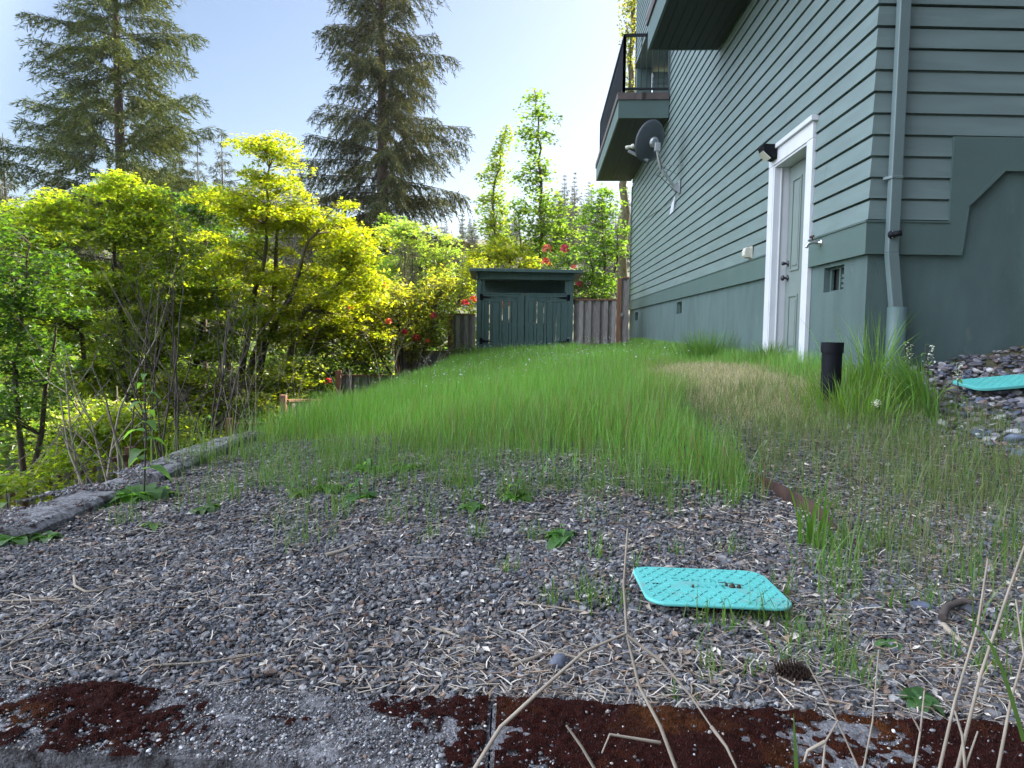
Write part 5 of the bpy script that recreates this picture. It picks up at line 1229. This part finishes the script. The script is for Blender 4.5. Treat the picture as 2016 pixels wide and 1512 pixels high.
broadleaf('rhododendron', 'large sunlit rhododendron with scattered red flowers left of the shed', 'shrub',
    [[(800, 760, 15.6), (790, 660, 15.6), (770, 590, 15.6)], [(800, 760, 15.6), (850, 650, 15.8), (860, 590, 15.8)], [(800, 760, 15.6), (740, 680, 15.4), (730, 640, 15.4)], [(800, 760, 15.6), (820, 640, 15.7)]],
    [(770, 600, 85, 50, 15.7), (845, 610, 55, 52, 15.9), (740, 660, 80, 45, 15.4), (830, 670, 65, 32, 15.8), (690, 610, 55, 45, 15.2), (870, 560, 40, 30, 16.2)],
    .10, 1.3, (.20, .225, .035), tmpl=OVAL_T, seed=17, trunk_r=.035, bark='twig', spray=.2, flat=.5, tilt=.9,
    blossoms=[(757, 564, 15.0, .085, PNK), (765, 634, 14.7, .075, ORG), (797, 655, 15.0, .075, RED), (820, 667, 15.1, .09, RED), (853, 623, 15.3, .085, PNK), (842, 672, 15.2, .06, ORG), (690, 605, 14.5, .06, ORG)])
broadleaf('azalea', 'low dark shrub with one red flower above the stepped fence', 'shrub',
    [[(640, 800, 13.9), (640, 740, 13.9)], [(640, 800, 13.9), (690, 720, 14)]],
    [(660, 715, 85, 42, 14.2), (600, 750, 70, 40, 13.8), (720, 720, 50, 35, 14.6), (545, 780, 60, 35, 13)], .08, .8, (.10, .15, .03), tmpl=OVAL_T, seed=18, trunk_r=.03, spray=.2, flat=.5, tilt=.9, blossoms=[(646, 751, 13.3, .07, RED)])
broadleaf('azalea', 'yellow leaved azalea with orange red flowers touching the left side of the shed', 'shrub',
    [[(925, 690, 18), (920, 620, 18)], [(925, 690, 18), (900, 600, 18)]], [(915, 575, 38, 42, 18.2), (940, 540, 30, 40, 18.6)], .085, 1.0, YEL, tmpl=OVAL_T, seed=19, trunk_r=.025, spray=.2, flat=.5, blossoms=[(915, 598, 17.6, .11, RED), (932, 590, 17.7, .1, ORG), (990, 603, 17.9, .12, ORG), (1003, 598, 17.9, .13, ORG)])
broadleaf('shrub', 'pale green tree in the background below the dark fir', 'tree',
    [[(840, 640, 24), (830, 540, 24), (820, 470, 24)], [(840, 640, 24), (870, 520, 24)]], [(800, 460, 62, 34, 24.5), (860, 500, 55, 42, 24), (800, 530, 65, 45, 24), (870, 560, 50, 40, 23.5)], .13, 1.0, PALE, seed=20, trunk_r=.1, spray=.45)
broadleaf('shrub', 'mid green tree between the golden maple and the dark fir trunk', 'tree',
    [[(770, 620, 27), (780, 500, 27)], [(770, 620, 27), (740, 470, 27)]], [(775, 450, 40, 30, 27), (740, 520, 50, 40, 27), (690, 570, 60, 50, 25)], .13, 1.0, MID, seed=21, trunk_r=.1, spray=.45)
broadleaf('shrub', 'yellow leaved bush rising behind the shed roof', 'shrub',
    [[(1010, 640, 20), (1005, 520, 20)], [(1010, 640, 20), (960, 520, 20)]], [(960, 510, 58, 36, 20), (1005, 490, 38, 26, 20.5), (930, 550, 30, 35, 19.5), (1040, 515, 36, 28, 20)], .10, 1.0, (.24, .28, .025), seed=22, trunk_r=.04)
broadleaf('young_tree', 'slender leaning young tree with pale leaves left of the taller one', 'tree',
    [[(985, 640, 22.5), (978, 500, 22.5), (970, 400, 22.5), (985, 300, 22.5), (997, 245, 22.5)]],
    [(993, 262, 11, 20, 22.5), (983, 300, 20, 26, 22.5), (970, 345, 24, 30, 22.5), (968, 395, 30, 32, 22.5), (975, 440, 40, 34, 22.5), (980, 485, 48, 32, 22.5)], .12, 1.0, (.17, .24, .04), seed=23, trunk_r=.055, spray=.28, flat=.3)
broadleaf('young_tree', 'tall slim young tree with airy top rising behind the shed', 'tree',
    [[(1066, 640, 21.5), (1066, 480, 21.5), (1064, 340, 21.5), (1060, 250, 21.5), (1052, 175, 21.5)], [(1066, 480, 21.5), (1110, 420, 21.5)], [(1066, 480, 21.5), (1020, 420, 21.5)]],
    [(1053, 185, 14, 18, 21.5), (1060, 225, 30, 20, 21.5), (1052, 270, 36, 26, 21.5), (1058, 320, 30, 28, 21.5), (1045, 360, 40, 26, 21.5), (1065, 400, 62, 32, 21.5), (1060, 440, 78, 34, 21.5), (1085, 480, 72, 34, 21.5)], .13, .85, (.12, .20, .035), seed=24, trunk_r=.06, spray=.34, flat=.25)
broadleaf('young_tree', 'leafy green tree behind the fence just left of the house corner', 'tree',
    [[(1192, 660, 19.5), (1190, 540, 19.5), (1185, 420, 19.5)], [(1192, 660, 19.5), (1160, 500, 19.5)], [(1190, 600, 19.5), (1215, 460, 19.5)]],
    [(1195, 385, 40, 28, 19.8), (1175, 430, 52, 36, 19.6), (1205, 470, 40, 40, 19.6), (1165, 500, 48, 40, 19.5), (1195, 550, 48, 35, 19.3), (1150, 560, 40, 30, 19.3)], .11, .7, (.10, .19, .035), seed=25, trunk_r=.07, spray=.34)
broadleaf('azalea', 'azalea with orange and pink flowers behind the right end of the shed', 'shrub',
    [[(1095, 640, 19), (1095, 550, 19)], [(1095, 640, 19), (1120, 520, 19)]], [(1095, 515, 42, 28, 19.2), (1120, 560, 40, 35, 19), (1180, 590, 45, 25, 18.6)], .09, .8, (.08, .15, .03), tmpl=OVAL_T, seed=26, trunk_r=.03, spray=.22, flat=.5, blossoms=[(1077, 491, 18.4, .13, (.8, .25, .15)), (1075, 517, 18.4, .13, (.72, .12, .08)), (1112, 491, 18.5, .13, PNK), (1130, 527, 18.4, .08, ORG), (1140, 560, 18.3, .09, (.3, .03, .03))])
broadleaf('tall_tree', 'tall thin tree seen behind the balcony railing and house corner', 'tree',
    [[(1231, 640, 24), (1233, 420, 24), (1240, 200, 24), (1246, 20, 24), (1248, -80, 24)]],
    [(1243, 10, 16, 36, 24), (1240, 70, 18, 34, 24), (1240, 130, 14, 34, 24), (1242, 180, 14, 26, 24), (1250, -60, 24, 50, 24)], .12, .9, (.17, .19, .07), seed=27, trunk_r=.17, bark='mossbark', spray=.25, flat=.5, tmpl=OVAL_T, tilt=1.0)
# dark evergreen groundcover left of the shed foot
broadleaf('juniper', 'low dark juniper at the foot of the fence left of the shed', 'shrub', [[(905, 720, 15.2), (905, 700, 15.2)]], [(905, 700, 32, 20, 15.2), (880, 715, 25, 14, 15.0)], .06, 1.0, (.07, .11, .03), tmpl=OVAL_T, seed=28, trunk_r=.02, spray=.12, flat=.6, tilt=1.0)

# conifers
NEED_T = (np.array([(0, 0, 0), (.5, -.07, -.02), (1, 0, -.10), (.5, .07, -.02)]), np.array([(0, 1, 2), (0, 2, 3)]))
def conifer_mesh(H, prof, nb, tw, tl, droop, seed, base, tips, z0=0.0, hang=.0, trunk_r=.2, size=.3, upturn=.15):
    """returns trunk mesh and crown mesh of a conifer of height H standing at the origin"""
    r = np.random.default_rng(seed); mb = MB(); 
    mb.tube([(0, 0, -1), (.02 * H * .1, 0, H * .4), (0, .01 * H * .1, H * .75), (0, 0, H)], [trunk_r * 1.15, trunk_r * .72, trunk_r * .36, .02], 10)
    P = []; D = []; S = []
    for i in range(nb):
        f_ = ((i // 5) * 5 + 2.5 + r.normal(0, .7)) / nb; z = z0 + (H - z0) * f_; L_ = prof(f_) * r.uniform(.5, 1.15); a = i * 2.399 + r.uniform(-.5, .5)
        if L_ < .05: continue
        dr = np.array([math.cos(a), math.sin(a), 0]); sd = np.array([-math.sin(a), math.cos(a), 0])
        rise = r.normal(.12, .12) + .35 * f_; K = 7; pts = []
        for k in range(K + 1):
            u = k / K; pts.append(np.array([0, 0, z]) + dr * L_ * u + UP * L_ * (rise * u - droop * u * u + upturn * u ** 3) + sd * L_ * .08 * math.sin(3 * u + i))
        mb.tube(pts, [max(.006, trunk_r * .16 * (1 - f_ * .7) * (1 - .85 * k / K)) for k in range(K + 1)], 4, False)
        m_ = max(3, int(tw * L_)); 
        for j in range(m_):
            u = .12 + .88 * (j + r.random()) / m_; q = pts[min(K - 1, int(u * K))] * (1 - (u * K - min(K - 1, int(u * K)))) + pts[min(K, min(K - 1, int(u * K)) + 1)] * (u * K - min(K - 1, int(u * K)))
            sgn = 1 if j % 2 else -1; l = tl * (1.1 - .65 * u) * min(1, L_ / 2) * r.uniform(.6, 1.3); dd = unit(dr * .75 + sd * sgn * .8 + UP * (-.15 - hang * r.random()))
            nt_ = max(4, int(l / (size * .085)))
            for t in range(nt_):
                v = (t + r.random()) / nt_; p = q + dd * l * v - UP * hang * l * v * v * .8
                P.append(p); S.append(size * r.uniform(.6, 1.2)); D.append(unit(dd * .8 + r.normal(0, .5, 3) - UP * hang * .7))
    P = np.array(P); D = np.array(D); S = np.array(S); N = len(P)
    up = r.normal(size=(N, 3)); Y_ = unit(np.cross(up, D)); Z_ = np.cross(D, Y_); R = np.stack([D, Y_, Z_], -1)
    col = np.array(base)[None] * r.uniform(.6, 1.4, (N, 1)); tp = (r.random(N) < .25)[:, None]; col = np.where(tp, np.array(tips)[None] * r.uniform(.7, 1.3, (N, 1)), col)
    crown = scatter('crown', NEED_T[0], NEED_T[1], P, R, np.repeat(S[:, None], 3, 1), col)
    return mb.mesh('trunk', True), crown
def conifer(name, label, base_pt, meshes, rz=0, sc=1.0, group=None):
    o = empty(name, base_pt, label, 'tree', group); o.rotation_euler = (0, 0, rz); o.scale = (sc, sc, sc)
    for nm, me, m in (('trunk', meshes[0], MT['bark']), ('crown', meshes[1], MT['needle'])):
        if not me.materials: me.materials.append(m)
        c = bpy.data.objects.new(nm, me); COL.objects.link(c); c.parent = o
    return o
def stand(px, top, Y):
    """foot on the ground and the height that puts the top at a pixel"""
    t = at(px, top, Y); z = gz(t[0], Y) - .3; return np.array([t[0], Y, z]), t[2] - z
b, H = stand(216, -330, 30)
mA = conifer_mesh(H, lambda f: 5.6 * (1 - f) ** .62 * min(1, .55 + f * 1.8), 125, 11, 1.4, .25, 51, (.078, .112, .036), (.18, .205, .06), z0=3.0, hang=.35, trunk_r=.30, size=.25)
conifer('fir_tree', 'large open green fir with long swept branches at the upper left', b, mA)
b, H = stand(750, -260, 32)
mB = conifer_mesh(H, lambda f: 4.5 * (1 - f) ** .55 * min(1, .85 + f), 140, 13, 1.1, .34, 53, (.060, .076, .034), (.155, .155, .05), z0=4.5, hang=.75, trunk_r=.36, size=.24)
conifer('fir_tree', 'dense dark brownish fir with drooping branches at the top centre', b, mB)
MF = []
for k, (Hh, rr, sd) in enumerate(((20, 3.4, 61), (22, 3.0, 62), (18, 3.9, 63))):
    MF.append((Hh, conifer_mesh(Hh, lambda f, rr=rr: rr * (1 - f) ** .8 * min(1, .5 + 2 * f), 110, 6.5, 1.2, .28, sd, (.06, .075, .04), (.09, .10, .05), z0=1.0, hang=.5, trunk_r=.22, size=.5)))
def far_fir(px, top, Y, k, label, group=None):
    b, H = stand(px, top, Y); return conifer('fir_tree', label, b, MF[k][1], rng.uniform(0, 6.28), H / MF[k][0], group)
far_fir(5, 262, 46, 0, 'grey green fir cut by the left edge beyond the vine maple')
far_fir(352, 262, 62, 2, 'lit fir just right of the large open fir')
far_fir(388, 268, 66, 1, 'slim fir leaning against the lit fir beyond the maples')
far_fir(436, 256, 92, 0, 'hazy fir left of the golden maple top')
far_fir(120, 330, 40, 2, 'dark fir low behind the large open fir on its left')
far_fir(300, 345, 58, 2, 'low fir behind the vine maple and right of the open fir trunk')
far_fir(612, 318, 70, 1, 'hazy fir showing left of the dark drooping fir')
far_fir(1112, 342, 165, 0, 'pointed hazy fir on the far hill, left of a pair')
far_fir(1132, 337, 160, 1, 'tallest hazy fir on the far hill left of the balcony')
far_fir(1160, 356, 170, 0, 'hazy fir on the far hill beside the balcony corner')
gf = 'firs on the far hillside'
r2 = np.random.default_rng(77)
for i in range(120):
    px = r2.uniform(840, 1300) if i < 60 else r2.uniform(-80, 700); Y = r2.uniform(95, 230); 
    top = (np.interp(px, [840, 900, 950, 1000, 1050, 1085, 1130, 1180, 1300], [450, 415, 395, 410, 415, 375, 362, 372, 360]) if i < 60 else np.interp(px, [-80, 0, 200, 300, 430, 520, 620, 700], [330, 340, 350, 335, 318, 335, 345, 370])) + abs(r2.normal(0, 26))
    b, H = stand(px, top, Y)
    if H < 8: continue
    conifer('fir_tree', 'one of many hazy firs massed on the far hillside', b, MF[i % 3][1], r2.uniform(0, 6.28), min(H, 34) / MF[i % 3][0], gf)
# the leafy mass of the slope beyond the fences
r3 = np.random.default_rng(88); LPs = []; 
for i in range(520):
    px = r3.uniform(-200, 900); Y = r3.uniform(17, 44); c = at(px, 600, Y); g0 = float(zg(np.array([c[0]]), np.array([Y]))[0]); hgt = r3.uniform(.6, 4.2) * np.interp(px, [0, 700, 900], [1.1, .9, .55])
    m_ = 190; q = unit(r3.normal(size=(m_, 3))) * (r3.random((m_, 1)) ** .4) * np.array([1.1, 1.1, hgt * .5]); LPs.append(q + np.array([c[0], Y, g0 + hgt * .5]))
LPs = np.concatenate(LPs); N = len(LPs); c = np.array([[.10, .165, .03]]) * r3.uniform(.5, 1.5, (N, 1)); c[:, 0] *= r3.uniform(.7, 1.5, N)
tag(link('undergrowth', scatter('undergrowth', OVAL_T[0], OVAL_T[1], LPs, rand_rot(N, r3, .8), np.repeat(r3.uniform(.14, .30, N)[:, None], 3, 1), c), MT['leaf']), 'leafy undergrowth covering the slope beyond the fences', 'undergrowth', kind='stuff')
# two columnar cypresses
mC = conifer_mesh(4.6, lambda f: .42 * (1 - f) ** .4, 110, 16, .35, -.9, 65, (.085, .11, .055), (.13, .15, .07), z0=.1, hang=-.6, trunk_r=.05, size=.16, upturn=1.0)
for (px, top, Y, lb) in ((797, 488, 21.5, 'left one of two grey green columnar cypresses'), (812, 496, 21.0, 'right one of two grey green columnar cypresses')):
    b, H = stand(px, top, Y); conifer('cypress', lb, b, mC, rng.uniform(0, 6), H / 4.6)

# ---------------------------------------------------------------- bare twiggy shrubs at the terrace edge
def bare_shrub(foots, tops, label, seed, rad=.012, m='twig', depth=3, Yj=.6):
    r = np.random.default_rng(seed); mb = MB()
    def grow(p, d, L_, rd, lv):
        n_ = 5; pts = [p]; 
        for i in range(n_): d = unit(d + r.normal(0, .10, 3)); pts.append(pts[-1] + d * L_ / n_)
        mb.tube(pts, [rd * (1 - .6 * i / n_) for i in range(n_ + 1)], 5, False)
        if lv > 0:
            for k in range(r.integers(2, 5)):
                i = r.integers(2, n_ + 1); dd = unit(d + r.normal(0, .55, 3) + UP * .1); grow(pts[i], dd, L_ * r.uniform(.3, .6), rd * (1 - .6 * i / n_) * .7, lv - 1)
    for (fx, fy, fY), tl in zip(foots, tops):
        p = at(fx, fy, fY); p[2] = min(p[2], max(gz(p[0], p[1]), p[2] - .5))
        for (tx, ty, tY) in tl:
            t = at(tx, ty, tY); grow(p, unit(t - p), np.linalg.norm(t - p), rad * r.uniform(.7, 1.2), depth - 1)
    return tag(mb.build('bare_shrub', MT[m], None, smooth=True), label, 'bare shrub')
bare_shrub([(300, 935, 5.6), (330, 930, 5.7), (260, 940, 5.6)], [[(120, 770, 5.9), (180, 700, 6), (230, 560, 6.2), (290, 640, 6)], [(360, 620, 6.1), (300, 540, 6.2), (420, 680, 6)], [(60, 830, 5.8), (200, 640, 6.2)]], 'dark bare stems fanning out behind the wall block at the left', 71, .010)
bare_shrub([(350, 920, 5.8), (375, 915, 5.9)], [[(365, 620, 6.2), (385, 640, 6.2), (345, 700, 6.1)], [(430, 640, 6.4), (480, 700, 6.3), (400, 560, 6.5)]], 'upright blackish bare stems right of the tall weed', 72, .011)
bare_shrub([(440, 905, 6.3), (480, 880, 6.6), (520, 870, 7)], [[(300, 620, 6.8), (470, 660, 6.8)], [(430, 700, 7), (520, 720, 7.2), (560, 640, 7.4)], [(610, 700, 7.6), (560, 760, 7.4), (490, 740, 7.3)]], 'pale tangled dead twigs before the sloping fence', 73, .006, 'drytwig', 3)
bare_shrub([(200, 960, 7.0), (230, 950, 7.0), (170, 960, 7.0)], [[(90, 780, 7.2), (110, 640, 7.4)], [(150, 690, 7.4), (260, 780, 7.3)], [(140, 700, 7.4)]], 'sunlit leaning trunks above the picket fence', 74, .014, 'drytwig', 2)
bare_shrub([(760, 770, 11), (800, 730, 13), (700, 800, 10), (850, 715, 14.2)], [[(720, 690, 11.2), (790, 690, 11.2)], [(760, 660, 13.4), (850, 690, 13.4)], [(640, 740, 10.4), (690, 720, 10.4)], [(880, 680, 14.4), (830, 680, 14.4)]], 'dry brown brambles along the slope below the shed', 75, .007, 'drytwig', 3)
# ---------------------------------------------------------------- thin spring haze
mb = MB(); mb.box((-470, -80, float(GZ.min()) - 1), (470, 520, 62))
m, n_t, out = mat_base('haze'); pv = n_t.nodes.new('ShaderNodeVolumePrincipled'); pv.inputs['Color'].default_value = (.82, .88, .95, 1); pv.inputs['Density'].default_value = .0002; pv.inputs['Anisotropy'].default_value = .3
n_t.links.new(pv.outputs[0], out.inputs['Volume'])
tag(mb.build('haze', m, None), 'thin pale haze in front of the far hillside', 'haze', kind='stuff')
print('verts', sum(len(m.vertices) for m in bpy.data.meshes))
